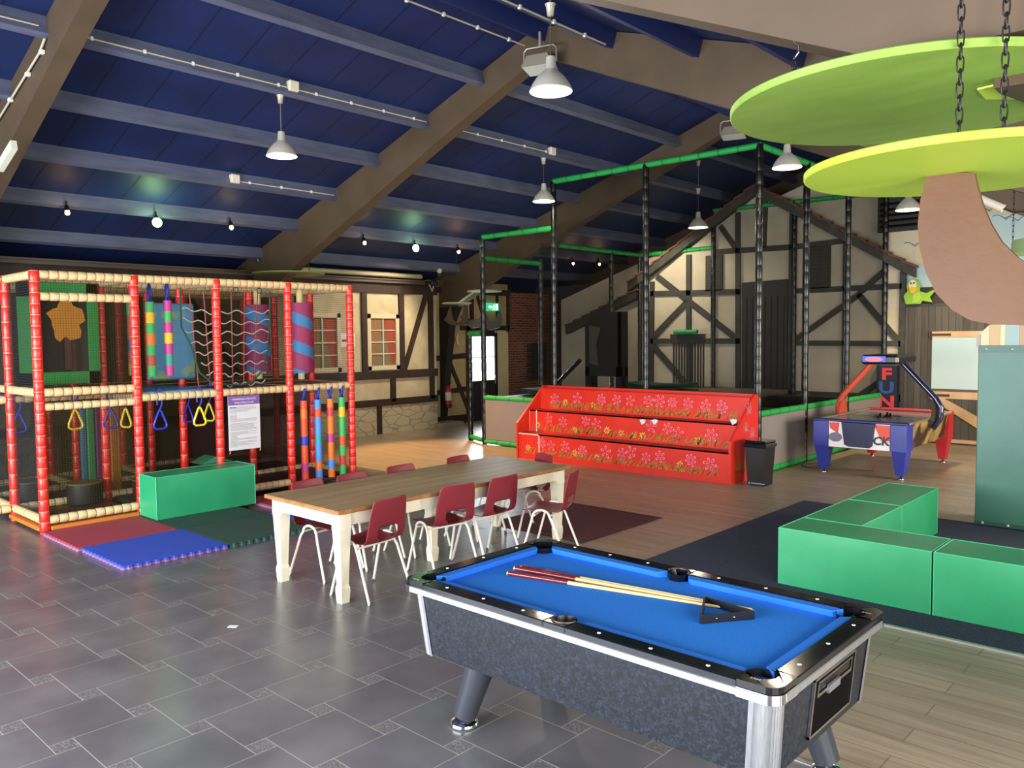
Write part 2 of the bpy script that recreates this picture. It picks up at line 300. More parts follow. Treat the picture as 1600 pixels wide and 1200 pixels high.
# carpets and mats lying on the floor
def flat(name,label,cat,x0,x1,y0,y1,h,m,group=None,z=0.001):
    q=MB(); q.bbox(x0,x1,y0,y1,z,z+h,.003); return tag(q.build(name,m),label,cat,group)
M_carp=mat('navy_carpet','#3c4560',.95,col2='#1d2232',scale=75,detail=2,lo=.3,hi=.7)
cp=MB(); cp.bbox(-4.2,2.4,6.07,9.97,.001,.012,.003); tag(cp.build('carpet',M_carp),'large speckled navy carpet under the green padded benches','carpet')
st=MB(); st.box(-4.2,2.4,6.035,6.068,0,.014); struct('trim_2',st,MATS['strip_metal'],label='pale metal edging along front of navy carpet',cat='trim')
flat('floor_mat','maroon rug on the floor beyond the right end of the dining table','rug',-6.4,-5.06,6.52,7.95,.012,mat('maroon_rug','#5a2127',.9,col2='#48191f',scale=60))
def puzzle(name,label,x0,y0,col,under,edges='xXyY',s=1.03,z=.001):
    q=MB(); t=.04; n=12
    def edge(p,d,nrm,on):
        pts=[]
        for k in range(n*2):
            u=k/(n*2); o=.016 if (k%2 and on) else 0
            pts.append((p[0]+d[0]*u+nrm[0]*o,p[1]+d[1]*u+nrm[1]*o)); u2=(k+1)/(n*2)-.012; pts.append((p[0]+d[0]*u2+nrm[0]*o,p[1]+d[1]*u2+nrm[1]*o))
        return pts
    P=edge((x0,y0),(s,0),(0,-1),'y' in edges)+edge((x0+s,y0),(0,s),(1,0),'X' in edges)+edge((x0+s,y0+s),(-s,0),(0,1),'Y' in edges)+edge((x0,y0+s),(0,-s),(-1,0),'x' in edges)
    q.prism([(x,y,z+t*.5) for x,y in P],(0,0,t*.5),0); q.prism([(x,y,z) for x,y in P],(0,0,t*.5),1)
    o=q.build(name,[mat('foam_'+col[1:],col,.75,bump=.15,bscale=90),mat('foam_'+under[1:],under,.75)]); return tag(o,label,'mat','puzzle mats in front of the climbing frame')
puzzle('puzzle_mat','red foam puzzle mat touching the climbing frame corner',-9.74,2.93,'#9c3446','#8f6a92','y')
puzzle('puzzle_mat','blue foam puzzle mat lying on the slate tiles in front of the red one',-8.69,2.96,'#2449b8','#8e5a8e','yXx')
puzzle('puzzle_mat','dark green foam puzzle mat beside the blue one on the open floor',-8.69,4.01,'#24483f','#2e5c50','X')
puzzle('puzzle_mat','dark green foam puzzle mat under the green padded block',-9.74,3.98,'#23463d','#2e5c50','')
puzzle('puzzle_mat','red foam puzzle mat between green block and dining table',-9.74,5.3,'#983444','#8f6a92','X')
puzzle('puzzle_mat','blue foam puzzle mat seen through the chair back by the table',-8.69,5.06,'#2449b8','#8e5a8e','X',s=.9)
puzzle('puzzle_mat','red foam puzzle mat under the hanging noodles',-9.74,6.35,'#8f3040','#8f6a92','')
pp=MB(); pp.box(0,.07,0,.045,.001,.003); sc=pp.build('paper_scrap',mat('paper','#dcdcd8',.8)); sc.location=AZp(364,979); sc.rotation_euler=(0,0,.6); tag(sc,'small white scrap of paper lying on the dark tiles','litter')
# ---------------------------------------------------------------- shell
XW=-15.2; RX=-6.95; RZ=6.14; SL=.328
def deck(x): return RZ-SL*abs(x-RX)
w=MB(); w.box(XW-.1,XW,-3.5,21,0,3.6); struct('wall_left',w,mat('dark_wall','#17181c',.8),label='dark outer side wall behind the timbered facade')
w=MB(); w.prism([(XW,21,0),(2.5,21,0),(2.5,21,deck(2.5)),(RX,21,RZ),(XW,21,deck(XW))],(0,.1,0)); struct('wall_back',w,MATS['dark_wall'],label='dark gable wall at far end of hall')
def holed(axis,c,t,a0,a1,z1,holes):
    q=MB(); cur=a0
    def B(p,r,z0,zz):
        if r-p<1e-4: return
        if axis=='y': q.box(p,r,c,c+t,z0,zz)
        else: q.box(c,c+t,p,r,z0,zz)
    for h0,h1,hz0,hz1 in holes: B(cur,h0,0,z1); B(h0,h1,0,hz0); B(h0,h1,hz1,z1); cur=h1
    B(cur,a1,0,z1); return q
Mw=mat('hall_wall','#b9b2a2',.85)
w=holed('y',-3.6,.1,XW,2.5,3.1,[(-10.2,-.8,.4,2.95)]); w.prism([(XW,-3.6,3.1),(2.5,-3.6,3.1),(2.5,-3.6,deck(2.5)),(RX,-3.6,RZ),(XW,-3.6,deck(XW))],(0,.1,0)); struct('wall_front',w,Mw,label='wall behind the camera with wide window opening')
w=holed('x',2.5,.1,-3.6,21,3.05,[(-1.2,4.4,.5,2.8),(9.2,13.8,.6,2.8)]); struct('wall_right',w,Mw,label='side wall to the right of the camera with window openings')
for sg,nm,x1 in ((-1,'ceiling',XW-.1),(1,'ceiling',2.6)):
    q=MB(); z1=deck(x1); q.prism([(RX,-3.6,RZ),(x1,-3.6,z1),(x1,-3.6,z1+.12),(RX,-3.6,RZ+.12)],(0,24.8,0))
    # thin dark joints between the deck boards running down the slope
    y=-3.0
    while y<21:
        if sg<0: q.add([(RX,y,RZ-.003),(x1,y,z1-.003),(x1,y+.018,z1-.003),(RX,y+.018,RZ-.003)],[(0,1,2,3)],1)
        y+=.62
    o=q.build(nm,[M_deck,mat('deck_joint','#0a1238',.7)]); tag(o,'blue painted sloping roof deck, '+('left' if sg<0 else 'right')+' pitch','ceiling',kind='structure')
YF=[2.98,8.1,13.22,18.34]; TN=3
for i,y in enumerate(YF):
    q=MB(); t=.2
    poly=[(RX,RZ-.01),(-14.3,deck(-14.3)-.01),(XW+.02,deck(XW)-.01),(XW+.02,2.86),(-14.0,2.86),(-12.6,3.52),(-10.9,4.2),(-8.7,5.08),(RX,5.74)]
    if i==3: poly=[(RX,RZ-.01),(XW+.02,deck(XW)-.01),(XW+.02,3.0),(RX,5.74)]
    q.prism([(x,y,z) for x,z in poly],(0,t,0))
    pr=[(RX,5.74),(-4.23,4.53),(-2.35,3.68),(-1.0,3.07),(-.3,3.05),(0.0,2.7),(.35,2.2),(.55,0),(1.05,0),(1.05,deck(1.05)-.01),(RX,RZ-.01)]
    if i==3: pr=[(RX,5.74),(2.4,2.8),(2.4,deck(2.4)-.01),(RX,RZ-.01)]
    q.prism([(x,y,z) for x,z in pr],(0,t,0))
    if i<3: q.prism([(x,y,z) for x,z in ((XW+.02,2.86),(XW+.02,0),(-14.62,0),(-14.25,2.45),(-14.0,2.86))],(0,t,0),1)
    struct('trim_%d'%TN,q,[M_taupe,mat('portal_foot_black','#16110e',.7)],label='taupe portal frame spanning the hall, '+('nearest the camera','second from the camera','third from the camera, behind the netting','against the far wall')[i],cat='beam'); TN+=1
# purlins, one mesh per bay run (each run is one straight member between frames)
ys=[-3.4]+YF+[21]
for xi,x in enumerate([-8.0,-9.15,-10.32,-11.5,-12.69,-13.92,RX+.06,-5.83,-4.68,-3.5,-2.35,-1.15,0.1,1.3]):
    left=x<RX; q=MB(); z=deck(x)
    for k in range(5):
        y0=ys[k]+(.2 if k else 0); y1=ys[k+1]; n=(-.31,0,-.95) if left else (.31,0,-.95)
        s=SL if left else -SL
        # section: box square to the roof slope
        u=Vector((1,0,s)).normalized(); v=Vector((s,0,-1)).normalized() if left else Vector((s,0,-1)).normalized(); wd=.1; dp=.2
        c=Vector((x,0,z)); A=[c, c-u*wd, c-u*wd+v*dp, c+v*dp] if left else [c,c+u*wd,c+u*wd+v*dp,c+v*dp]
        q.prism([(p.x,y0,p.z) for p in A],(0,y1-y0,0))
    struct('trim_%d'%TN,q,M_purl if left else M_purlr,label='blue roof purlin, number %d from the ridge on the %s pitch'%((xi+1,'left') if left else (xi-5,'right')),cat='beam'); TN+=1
# ---------------------------------------------------------------- timbered house front on the left (plane x = -14.33)
XT=-14.33; q=MB(); q.box(XT-.15,XT,-3.4,12.85,.62,3.34,0); q.box(XT-.15,XT+.015,-3.4,12.85,0,.64,1)
tf=struct('wall_left_timbered',q,[M_cream,stone_mat('painted_stone')],label='half-timbered plaster wall with painted stone base behind the climbing frame',cat='wall')
q=MB()
def TBL(y0,y1,z0,z1,d=.05): q.box(XT,XT+d,y0,y1,z0,z1)
def tilt(ya,za,yb,zb,w=.13,d=.045): q.bar((XT+d/2,ya,za),(XT+d/2,yb,zb),d,w,0,up=(0,-(zb-za),(yb-ya))) if False else q.prism([(XT,ya-w/2,za),(XT,ya+w/2,za),(XT,yb+w/2,zb),(XT,yb-w/2,zb)],(d,0,0))
TBL(-3.4,12.85,3.12,3.34,.07); TBL(-3.4,12.85,1.22,1.4,.06); TBL(-3.4,12.85,.62,.77,.05)
for y in (12.6,11.72,10.68,9.05,7.9,6.6,5.3,4,2.7,1.4): TBL(y,y+.14,1.35,3.2)
for y in (12.62,11.45,10.3,8.6,7.2,5.6,4.2): TBL(y,y+.13,.7,1.3)
for y in (11.05,9.4,7.8,6.1,4.6): TBL(y,y+.13,0,.7,.04)
tilt(12.55,3.15,11.85,1.4); tilt(6.7,3.15,7.8,1.4)
q.build('timber_frame',M_timber,tf)
g=MB(); g.box(XT+.05,XT+.2,2,12.9,3.34,3.4); g.box(XT+.0,XT+.25,2,12.9,3.4,3.43)
g.build('eaves_board',mat('eaves_brown','#4d4238',.6),tf)
lt=thing('strip_light','long pale strip light lying along the eaves of the timbered wall','light',(XT+.22,10.4,3.45))
q=MB(); q.bbox(XT+.12,XT+.32,8.6,12.2,3.46,3.56,.02); q.build('casing',mat('cream_casing','#8d866a',.5),lt); q=MB(); q.box(XT+.32,XT+.335,8.7,12.1,3.48,3.53); q.build('diffuser',mat('diffuser_off','#a39c7e',.4),lt)
def cottage_window(n,y0,y1,z0,z1,lab):
    r=thing('window_%d'%n,lab,'window',(XT,(y0+y1)/2,z0)); r['kind']='structure'
    f=MB(); fw=.1
    for A in ((y0,y1,z0,z0+fw),(y0,y1,z1-fw,z1),(y0,y0+fw,z0,z1),(y1-fw,y1,z0,z1)): f.bbox(XT,XT+.06,*A,.006)
    f.build('window_frame',mat('window_cream','#cfc6ac',.5),r)
    ym=(y0+y1)/2; f=MB(); f.box(XT+.012,XT+.035,ym-.014,ym+.014,z0+fw,z1-fw)
    for k in range(1,4): zz=z0+fw+(z1-z0-2*fw)*k/4; f.box(XT+.012,XT+.034,y0+fw,y1-fw,zz-.012,zz+.012)
    f.build('glazing_bar',MATS['window_cream'],r)
    g=MB(); g.box(XT+.004,XT+.008,y0+fw,y1-fw,z0+fw,z1-fw); g.build('backing',mat('window_dusk','#7c745e',.3),r)
    c=MB()
    for sgn in (-1,1):
        top=[];bot=[]
        e=y0+fw if sgn<0 else y1-fw; 
        for k in range(8):
            u=k/7; wv=.004*(k%2)
            top.append((XT+.009+wv,e-sgn*u*.30,z1-fw)); bot.append((XT+.009+wv,e-sgn*u*(.10),z0+fw+.02))
        mid=[(XT+.009+.004*(k%2),e-sgn*(k/7)*.26,(z0+z1)/2+.1) for k in range(8)]
        c.add(top+mid+bot,[(k,k+1,8+k+1,8+k) for k in range(7)]+[(8+k,8+k+1,16+k+1,16+k) for k in range(7)],0 if sgn<0 else 1)
    c.build('curtain',[mat('curtain_beige','#8e6a4c',.9),mat('curtain_red','#9c4a38',.9)],r)
cottage_window(1,10.81,11.70,1.42,2.66,'cream framed cottage window with curtains beside the red post')
cottage_window(2,9.22,10.12,1.42,2.66,'cream framed cottage window seen through the climbing frame')
q=MB(); q.box(XT+.01,XT+.02,0,.01,0,.01)
nt_=thing('notice','small white notice with red picture on the timbered wall','sign',(XT+.01,10.33,1.98)); c=AX(533,524,XT)
q=MB(); q.box(XT,XT+.01,10.13,10.5,1.95,2.24); q.build('sheet',mat('paper_bright','#e6e8f4',.6),nt_); q=MB(); q.box(XT+.01,XT+.012,10.17,10.28,2.06,2.11); q.build('picture',mat('red_print','#a83a34',.6),nt_)
q=MB()
for k in range(5): q.box(XT+.01,XT+.012,10.32,10.47,2.2-.03*k-.008,2.2-.03*k)
q.build('text_lines',mat('print_grey','#8c90a8',.7),nt_)
# ---------------------------------------------------------------- end section: ochre timbered wall, door and brick (plane x = -14.6)
XE=-14.62; q=MB()
D0,D1,DZ=14.2,15.25,2.24
q.box(XE-.1,XE,12.85,D0,0,3.5,0); q.box(XE-.1,XE,D0,15.66,2.3,3.5,0); q.box(XE-.1,XE,D1,15.66,0,2.3,2); q.box(XE-.1,XE+.03,15.66,21,0,3.3,1)
we=struct('wall_left_end',q,[mat('ochre_plaster','#c2ae7e',.9,col2='#b09b6c',scale=2),brick_mat('red_brick'),mat('cream_reveal','#e3d5a6',.7)],label='ochre timbered wall and brick wall around the glazed exit door',cat='wall')
q=MB(); XT0=XT; XT=XE
TBL(12.85,D0,.0,.2,.05); 
for za,zb in ((.72,.84),(1.55,1.68)): q.prism([(XE,12.85,za),(XE,D0,za+.06),(XE,D0,zb+.06),(XE,12.85,zb)],(.05,0,0))
tilt(13.5,1.58,14.15,.3,.11); TBL(14.1,D0+.02,0,2.4); TBL(13.9,15.66,2.3,2.42); TBL(15.2,15.26,2.4,3.2); TBL(15.6,15.68,2.25,3.3); TBL(14.25,14.36,2.4,3.3); tilt(14.5,3.2,14.8,2.42,.08); TBL(12.85,15.7,3.2,3.35,.06)
q.build('timber_frame',M_timber,we); XT=XT0
q=MB(); q.box(XE+.03,XE+.06,16.55,17.15,.95,1.95); q.build('shuttered_opening',mat('dull_shutter','#2e3634',.6),we)
q=MB(); [q.box(XE+.06,XE+.075,16.35,16.75,.95+.05*k,.98+.05*k) for k in range(20)]; q.build('shutter',mat('shutter_green','#24302e',.6),we)
dr=thing('door_1','black door with bright glazed upper half leading outside','door',(XE,14.7,0)); dr['kind']='structure'
q=MB(); fr=M_black
for A in ((D0,D1,0,1.02),(D0,D1,2.14,DZ),(D0,D0+.09,0,DZ),(D1-.09,D1,0,DZ)): q.box(XE-.06,XE,*A)
for k in range(7): q.box(XE,XE+.008,D0+.1+k*.125,D0+.2+k*.125,.12,.95)
q.build('door_leaf',fr,dr); q=MB(); q.box(XE-.05,XE-.04,D0+.09,D1-.09,1.02,2.14); q.build('pane',mat('daylit_glass','#f2fbff',.3,emit=3.2),dr)
q=MB(); q.box(XE-.04,XE-.01,14.71,14.74,1.02,2.14); q.box(XE-.04,XE-.01,D0,D1,1.6,1.625); q.build('glazing_bar',mat('bar_white','#ced4d8',.5),dr)
q=MB(); q.tube([(XE+.0,15.15,1.05),(XE+.06,15.15,1.05),(XE+.06,15.03,1.05)],.011,8); q.box(XE,XE+.01,15.13,15.17,.92,1.14); q.build('door_handle',M_chrome,dr)
es=thing('exit_sign','green and white emergency exit sign above the glazed door','sign',(XE+.05,15.0,2.86)); q=MB(); q.box(XE+.05,XE+.09,14.78,15.22,2.8,3.0); q.build('panel',mat('exit_green','#3fae7c',.5,emit=.9),es)
q=MB(); q.prism([(XE+.092,14.84,2.9),(XE+.092,14.9,2.95),(XE+.092,14.9,2.92),(XE+.092,14.98,2.92),(XE+.092,14.98,2.88),(XE+.092,14.9,2.88),(XE+.092,14.9,2.85)],(.003,0,0)); q.box(XE+.092,XE+.095,15.1,15.18,2.83,2.97); q.ball((XE+.094,15.04,2.95),.017,6,0,(.3,1,1)); q.bar((XE+.094,15.04,2.93),(XE+.094,15.03,2.87),.02,.02); q.bar((XE+.094,15.03,2.88),(XE+.094,15.06,2.82),.015,.015); q.bar((XE+.094,15.03,2.88),(XE+.094,14.99,2.83),.015,.015); q.build('pictogram',mat('exit_white','#e8fff2',.5,emit=1.2),es)
tie=thing('wall_ornament','small red and white curled ornament on the ochre wall','ornament',(XE,13.75,1.95)); q=MB()
for s_ in (0,1):
    pts=[(XE+.02,13.66+s_*.17+(.05 if s_==0 else -.05)*math.cos(PI*k/8-PI/2)*(1),1.95+.26*k/8) for k in range(9)]
    q.tube(pts,.022,8,s_)
q.build('curl',[mat('orn_red','#c9423a',.5),mat('orn_white','#efe7e4',.5)],tie)
fe=thing('fire_extinguisher','red fire extinguisher hanging on the black portal column','fire extinguisher',(-14.5,13.36,.4)); q=MB(); cx,cy=-14.5,13.36
q.lathe([(0,.42),(.08,.42),(.085,.46),(.085,.86),(.06,.93),(.025,.95),(.025,.98)],(cx,cy,0)); q.build('cylinder',mat('extinguisher_red','#b81f1c',.3),fe)
q=MB(); q.lathe([(.0865,.6),(.0865,.8)],(cx,cy,0)); q.build('label_sheet',mat('label_pale','#d9d4c6',.6),fe); q=MB(); q.lathe([(.02,.95),(.03,.98),(.03,1.02),(0,1.03)],(cx,cy,0)); q.bar((cx,cy,1.02),(cx+.05,cy+.1,1.05),.02,.015); q.bar((cx,cy,1.0),(cx+.05,cy+.09,1.0),.02,.01); q.tube([(cx,cy,1),(cx,cy-.1,.95),(cx,cy-.11,.7),(cx,cy-.09,.5)],.012,8); q.lathe([(.088,.42),(.088,.5)],(cx,cy,0)); q.build('valve_and_hose',M_black,fe)
ks=MB(); ks.prism([(-14.6,12.7,0),(-14.1,12.75,0),(-14.1,13.5,0),(-14.6,13.5,0)],(0,0,.1)); tag(ks.build('stone_block',mat('kerb_stone','#9c927c',.9,bump=.3)),'low pale stone block at foot of the portal column','stone')
# soffit over the brick end
q=MB(); q.box(-15.1,-11.9,17.3,17.5,3.15,3.5); struct('trim_%d'%TN,q,mat('soffit_grey','#3e3f42',.7),label='dull grey beam above the brick wall',cat='beam'); TN+=1
# ---------------------------------------------------------------- far wall: gable panel, painted sky, barn front (y about 17)
YB=17.0
def zt(x): return deck(x)-.76
q=MB(); q.prism([(-13.9,YB,0),(-5.0,YB,0),(-5.0,YB,zt(-5.0)),(RX,YB,zt(RX)),(-13.9,YB,zt(-13.9))],(0,.12,0)); struct('wall_back_gable',q,M_cream2,label='pale plastered gable wall behind the netted trampoline area',cat='wall')
q=MB(); q.prism([(-5.0,YB,0),(2.5,YB,0),(2.5,YB,deck(2.5)),(-5.0,YB,deck(-5.0)-.02)],(0,.12,0),0)
q.prism([(-5.15,YB-.012,2.62),(2.5,YB-.012,2.62),(2.5,YB-.012,deck(2.5)-.2),(-3.9,YB-.012,4.35),(-4.4,YB-.012,3.45),(-5.15,YB-.012,3.45)],(0,.01,0),1)
wm=struct('wall_back_mural',q,[mat('warm_cream_wall','#cdbf9c',.9),mat('painted_sky','#a8c4cc',.85,col2='#bccfcf',scale=.8)],label='cream and sky-painted wall above the barn boards',cat='wall')
q=MB()
for px,py,s in ((1546,330,.26),(1572,343,.22),(1590,345,.2),(1430,385,.2),(1512,560,.16)):
    c=AY(px,py,YB-.02)
    for sg in (-1,1): q.tube([(c.x+sg*s*u/4,YB-.014,c.z+s*.45*math.sin(u/4*2.2)) for u in range(5)],.008,4)
q.build('painted_bird',mat('bird_grey','#6f8590',.9),wm)
lv=thing('air_vent','black louvred air vent high on the cream wall','vent',AY(1404,350,YB)); q=MB(); p=AY(1373,309,YB-.1);p2=AY(1440,358,YB-.1); q.box(p.x,p2.x+.3,YB-.14,YB-.01,p2.z,p.z); q.build('housing',M_black,lv)
q=MB()
for k in range(5): z=p2.z+.1+(p.z-p2.z-.15)*k/5; q.bar((p.x+.05,YB-.17,z),(p2.x+.28,YB-.17,z),.08,.02,0,up=(0,-.6,1))
q.build('louvre',mat('louvre_black','#141415',.35),lv)
# barn front
XB0=-5.2; Mpl=plank_mat('charcoal_planks','#55524c','#45423d','#1e1d1b',.12,9,.75,'zx')
q=MB(); q.box(XB0,2.5,YB-.1,YB-.02,0,2.66); bf=struct('wall_back_barn',q,[Mpl],label='charcoal vertical barn boards with painted half door',cat='wall')
q=MB(); q.box(XB0-.02,XB0+.03,YB-.12,YB-.01,0,3.5); q.box(XB0,-2,YB-.115,YB-.1,2.63,2.68); q.build('corner_board',M_greytimber,bf)
q=MB(); q.box(-5.12,2,YB-.05,YB-.015,2.68,3.0); q.build('ledge_board',mat('ledge_dark','#34332f',.8),bf)
def PZ(x,y): v=AY(x,y,YB-.12); return v
d2=thing('door_2','painted barn door with pale rails, sky panel and diagonal brace','door',AY(1490,700,YB-.12)); d2['kind']='structure'
x0,x1=AY(1456,560,YB-.12).x,-3.55
def rail(za,zb,m,nm,y=.0): q=MB(); q.box(x0,x1,YB-.14-y,YB-.1,za,zb); return q.build(nm,m,d2)
Mr=mat('pale_pine_paint','#c9a983',.6,col2='#bb9a74',scale=4)
z1,z2,z3,z4,z5,z6,z7=[AY(1456,v,YB-.12).z for v in (518,527,607,611,622,684,699)]
rail(z2,z1,Mr,'top_rail'); rail(z3,z2,MATS['painted_sky'],'sky_panel',-.015); rail(z4,z3,mat('rail_brown','#5a4a42',.7),'gap_rail',-.01); rail(z5,z4,Mr,'middle_rail'); rail(z6,z5,Mpl,'lower_boards',-.02); rail(max(z7,.03),z6,Mr,'bottom_rail')
q=MB(); a1=AY(1463,622,YB-.14); a2=AY(1530,688,YB-.14); q.bar((a1.x,YB-.125,a1.z),(a2.x+.1,YB-.125,a2.z-.1),.03,.19,0,up=(0,-1,0)) if False else q.prism([(a1.x-.13,YB-.145,a1.z),(a1.x+.13,YB-.145,a1.z),(x1,YB-.145,.4),(x1,YB-.145,.16)],(0,.04,0)); q.build('brace',Mr,d2)
q=MB()
for v in (523,617,693): z=AY(1456,v,YB-.12).z; q.box(x0-.04,x0+.33,YB-.155,YB-.14,z-.022,z+.022); q.cyl((x0-.04,YB-.16,z-.06),(x0-.04,YB-.16,z+.06),.02)
q.build('strap_hinge',mat('rusty_hinge','#4a3320',.6,.3),d2)
c=AY(1433,480,YB-.2); pr=thing('parrot_cutout','green painted wooden parrot cut-out perched on top of barn boards','decoration',(c.x,YB-.2,2.68)); zb=2.68; s=.42
def blob(pts,cx,cz,d0=.2,d=.03): return [(cx+x,YB-d0,cz+z) for x,z in pts]
def ell(rx,rz,n=20,ox=0,oz=0): return [(ox+rx*math.cos(2*PI*k/n),oz+rz*math.sin(2*PI*k/n)) for k in range(n)]
cx=c.x-.06
q=MB(); q.prism(blob([(-.15,0),(.12,0),(.15,.06),(.33,.02),(.28,.12),(.4,.28),(.22,.2),(.1,.24),(.1,.36),(.04,.46),(-.04,.5),(-.11,.44),(-.14,.34),(-.12,.26),(-.19,.16)],cx,zb),(0,.03,0)); q.build('body',mat('parrot_green','#7fae2c',.6),pr)
q=MB(); q.prism(blob(ell(.07,.1,16,-.03,.37),cx,zb,.21),(0,.01,0)); q.build('face',mat('parrot_white','#d8d6b8',.6),pr)
q=MB(); q.prism(blob([(-.09,.3),(-.03,.34),(.05,.3),(.02,.22),(-.04,.19)],cx,zb,.222),(0,.012,0)); q.build('beak',mat('parrot_yellow','#dba92a',.6),pr)
q=MB(); [q.prism(blob(ell(.013,.022,10,ox,.4),cx,zb,.222),(0,.012,0)) for ox in (-.055,0)]; q.build('eye',M_black,pr)
q=MB(); q.prism(blob([(-.03,.02),(-.01,.2),(.1,.22),(.14,.1),(.08,.03)],cx,zb,.215),(0,.012,0)); q.build('wing',mat('parrot_wing','#93bd3c',.6),pr)
fn=thing('fun_sign','tall dark upright sign with red and blue FUN letters behind the air hockey table','sign',(-5.36,16.7,0)); q=MB(); q.box(-5.55,-5.17,16.6,16.75,.0,1.5); q.build('panel',mat('sign_dark','#101420',.4),fn)
q=MB(); q.box(-5.56,-5.16,16.58,16.76,1.5,1.6); q.build('cap',mat('sign_cap','#8f8a60',.5),fn)
for ch,z,cn in (('F',1.22,'#c4363e'),('U',.95,'#2c4890'),('N',.68,'#c4363e')):
    q=MB(); q.text(ch,.31,(-5.36,16.59,z),(1,0,0),(0,0,1),align='CENTER',bold=.012,wide=1.35); q.build('letter',mat('sign_'+cn[1:],cn,.5),fn)
q=MB(); q.torus((-5.36,16.59,.5),.11,.035,'y'); q.build('emblem',mat('sign_28407c','#28407c',.5),fn)
# ---------------------------------------------------------------- half-timbered house front (y = 16.9)
YH=16.9
hf=thing('house_facade','half-timbered cream and charcoal house front across the far wall','facade',(-8.3,YH,0),None)
def PH(pts,y=YH): return [(AY(px,py,y).x,y,AY(px,py,y).z) for px,py in pts]
q=MB(); q.prism(PH([(1016,672),(1016,440),(1184,300),(1408,424),(1408,690)]),(0,.09,0)); q.build('plaster_panel',M_cream2,hf)
def tb(pa,pb,w=8,y=YH,d=.05,mb=None):
    A,B=AY(*pa,y),AY(*pb,y); dx=B-A; dx.y=0; L=dx.length; u=dx/L; nrm=Vector((-u.z,0,u.x)); hw=w/2*(y/ (F/1.0))*1.02*1.0
    hw=w/2*(A-O).dot(fwd)/F; P=[A-nrm*hw,A+nrm*hw,B+nrm*hw,B-nrm*hw]; mb.prism([(p.x,y,p.z) for p in P],(0,-d,0))
q=MB()
for pa,pb,w in (((1077,398),(1077,605),8),((1154,332),(1154,610),8),((1240,318),(1236,612),10),((1323,378),(1320,618),9),((1020,440),(1018,608),8),((1412,425),(1407,640),9),((1197,306),(1194,388),8),((1116,394),(1242,386),8),((1242,386),(1322,376),8),((1018,459),(1158,456),8),((1240,455),(1410,447),8),((1018,533),(1158,533),8),((1240,536),(1408,537),8)): tb(pa,pb,w,mb=q)
for pa,pb,w in (((1027,432),(1150,528),9),((1074,472),(1018,530),9),((1018,536),(1074,602),9),((1126,353),(1153,392),8),((1386,420),(1346,456),9),((1346,458),(1242,532),9),((1342,460),(1406,535),9),((1402,578),(1344,618),9)): tb(pa,pb,w,YH-.004,.04,q)
tb((1150,612),(1408,622),10,mb=q); q.build('timber_frame',M_greytimber,hf)
q=MB(); q.prism(PH([(1160,442),(1232,436),(1230,612),(1160,612)],YH-.01),(0,-.04,0)); q.build('loft_door',mat('loft_door_dark','#2e2f2f',.7),hf)
q=MB(); p=PH([(1162,446),(1230,440)],YH-.06)
for k in range(7): x=p[0][0]+(p[1][0]-p[0][0])*(k+.5)/7; q.box(x-.006,x+.006,YH-.06,YH-.048,.65,2.95)
q.build('board_joint',mat('joint_black','#191a1b',.8),hf)
for a0,a1 in (((1104,400),(1130,454)),((1266,386),(1298,450))):
    A,B=AY(*a0,YH),AY(*a1,YH); q=MB(); q.box(A.x,B.x,YH-.05,YH,B.z,A.z); s_=q.build('shutter',mat('shutter_dark','#33322f',.7),hf); q=MB()
    for k in range(10): z=B.z+.05+(A.z-B.z-.1)*k/10; q.box(A.x+.04,A.x+(B.x-A.x)*.42,YH-.06,YH-.05,z,z+.03); q.box(A.x+(B.x-A.x)*.58,B.x-.04,YH-.06,YH-.05,z,z+.03)
    q.build('slat',M_greytimber,s_)
def verge(pts,nm,lab=None):   # sloping roof edge with tiles on top, standing out from the wall
    A,B=[AY(*p,YH) for p in pts]; q=MB(); up=Vector((0,0,1)); q.prism([(A.x,YH-.16,A.z),(B.x,YH-.16,B.z),(B.x,YH-.16,B.z+.19),(A.x,YH-.16,A.z+.19)],(0,.16,0)); v=q.build(nm,M_greytimber,hf)
    q=MB(); n=max(3,int((B-A).length/.27))
    for k in range(n):
        a=A.lerp(B,k/n);b_=A.lerp(B,(k+1.15)/n); lo,hi=(a,b_) if a.z<b_.z else (b_,a)
        q.prism([(lo.x,YH-.2,lo.z+.21),(hi.x,YH-.2,hi.z+.17),(hi.x,YH-.2,hi.z+.205),(lo.x,YH-.2,lo.z+.255)],(0,.2,0))
    q.build('roof_tiles',mat('terracotta_tiles','#7a4a32',.8,col2='#5e3a2a',scale=6),v)
verge(((986,456),(1184,305)),'roof_verge'); verge(((1184,305),(1432,434)),'roof_verge'); verge(((889,522),(1000,466)),'lean_to_verge')
q=MB(); p=PH([(905,640),(905,512),(1000,470),(1000,640)],YH-.02)
# ---------------------------------------------------------------- netted trampoline enclosure
XL,X1,X2,X3=-11.27,-9.45,-7.48,-5.5; Y0,Y1=11.36,16.85
en=thing('trampoline_enclosure','tall netted trampoline enclosure with black posts, green foam rails and grey padded walls','enclosure',(-8.4,14.1,0))
M_bp=mat('black_foam_post','#0c0c0d',.3); M_bc=mat('black_foam_tape','#1d1b19',.3)
def post(x,y,z0,z1,r=.055): q=MB(); q.seg((x,y,z0),(x,y,z1),r,.2,dip=.94,n=10); return q.build('post',[M_bp,M_bc],en)
for p in ((XL,Y0,0,4.1),(X1,Y0,0,4.92),(X2,Y0,0,4.92),(X3,Y0,0,4.92),(X3,13.05,0,4.9),(X3,14.87,0,4.9),(X3,Y1,0,4.9),(XL,13.1,0,3.75),(XL,15.65,0,4.1),(XL,Y1,0,4.15),(-9.27,Y1,0,4.95),(-7.36,Y1,0,4.95)): post(*p)
def grail(a,b,r=.05,nm='foam_rail'): q=MB(); q.seg(a,b,r,.35,dip=.95,n=10); return q.build(nm,[M_greenp,M_greend],en)
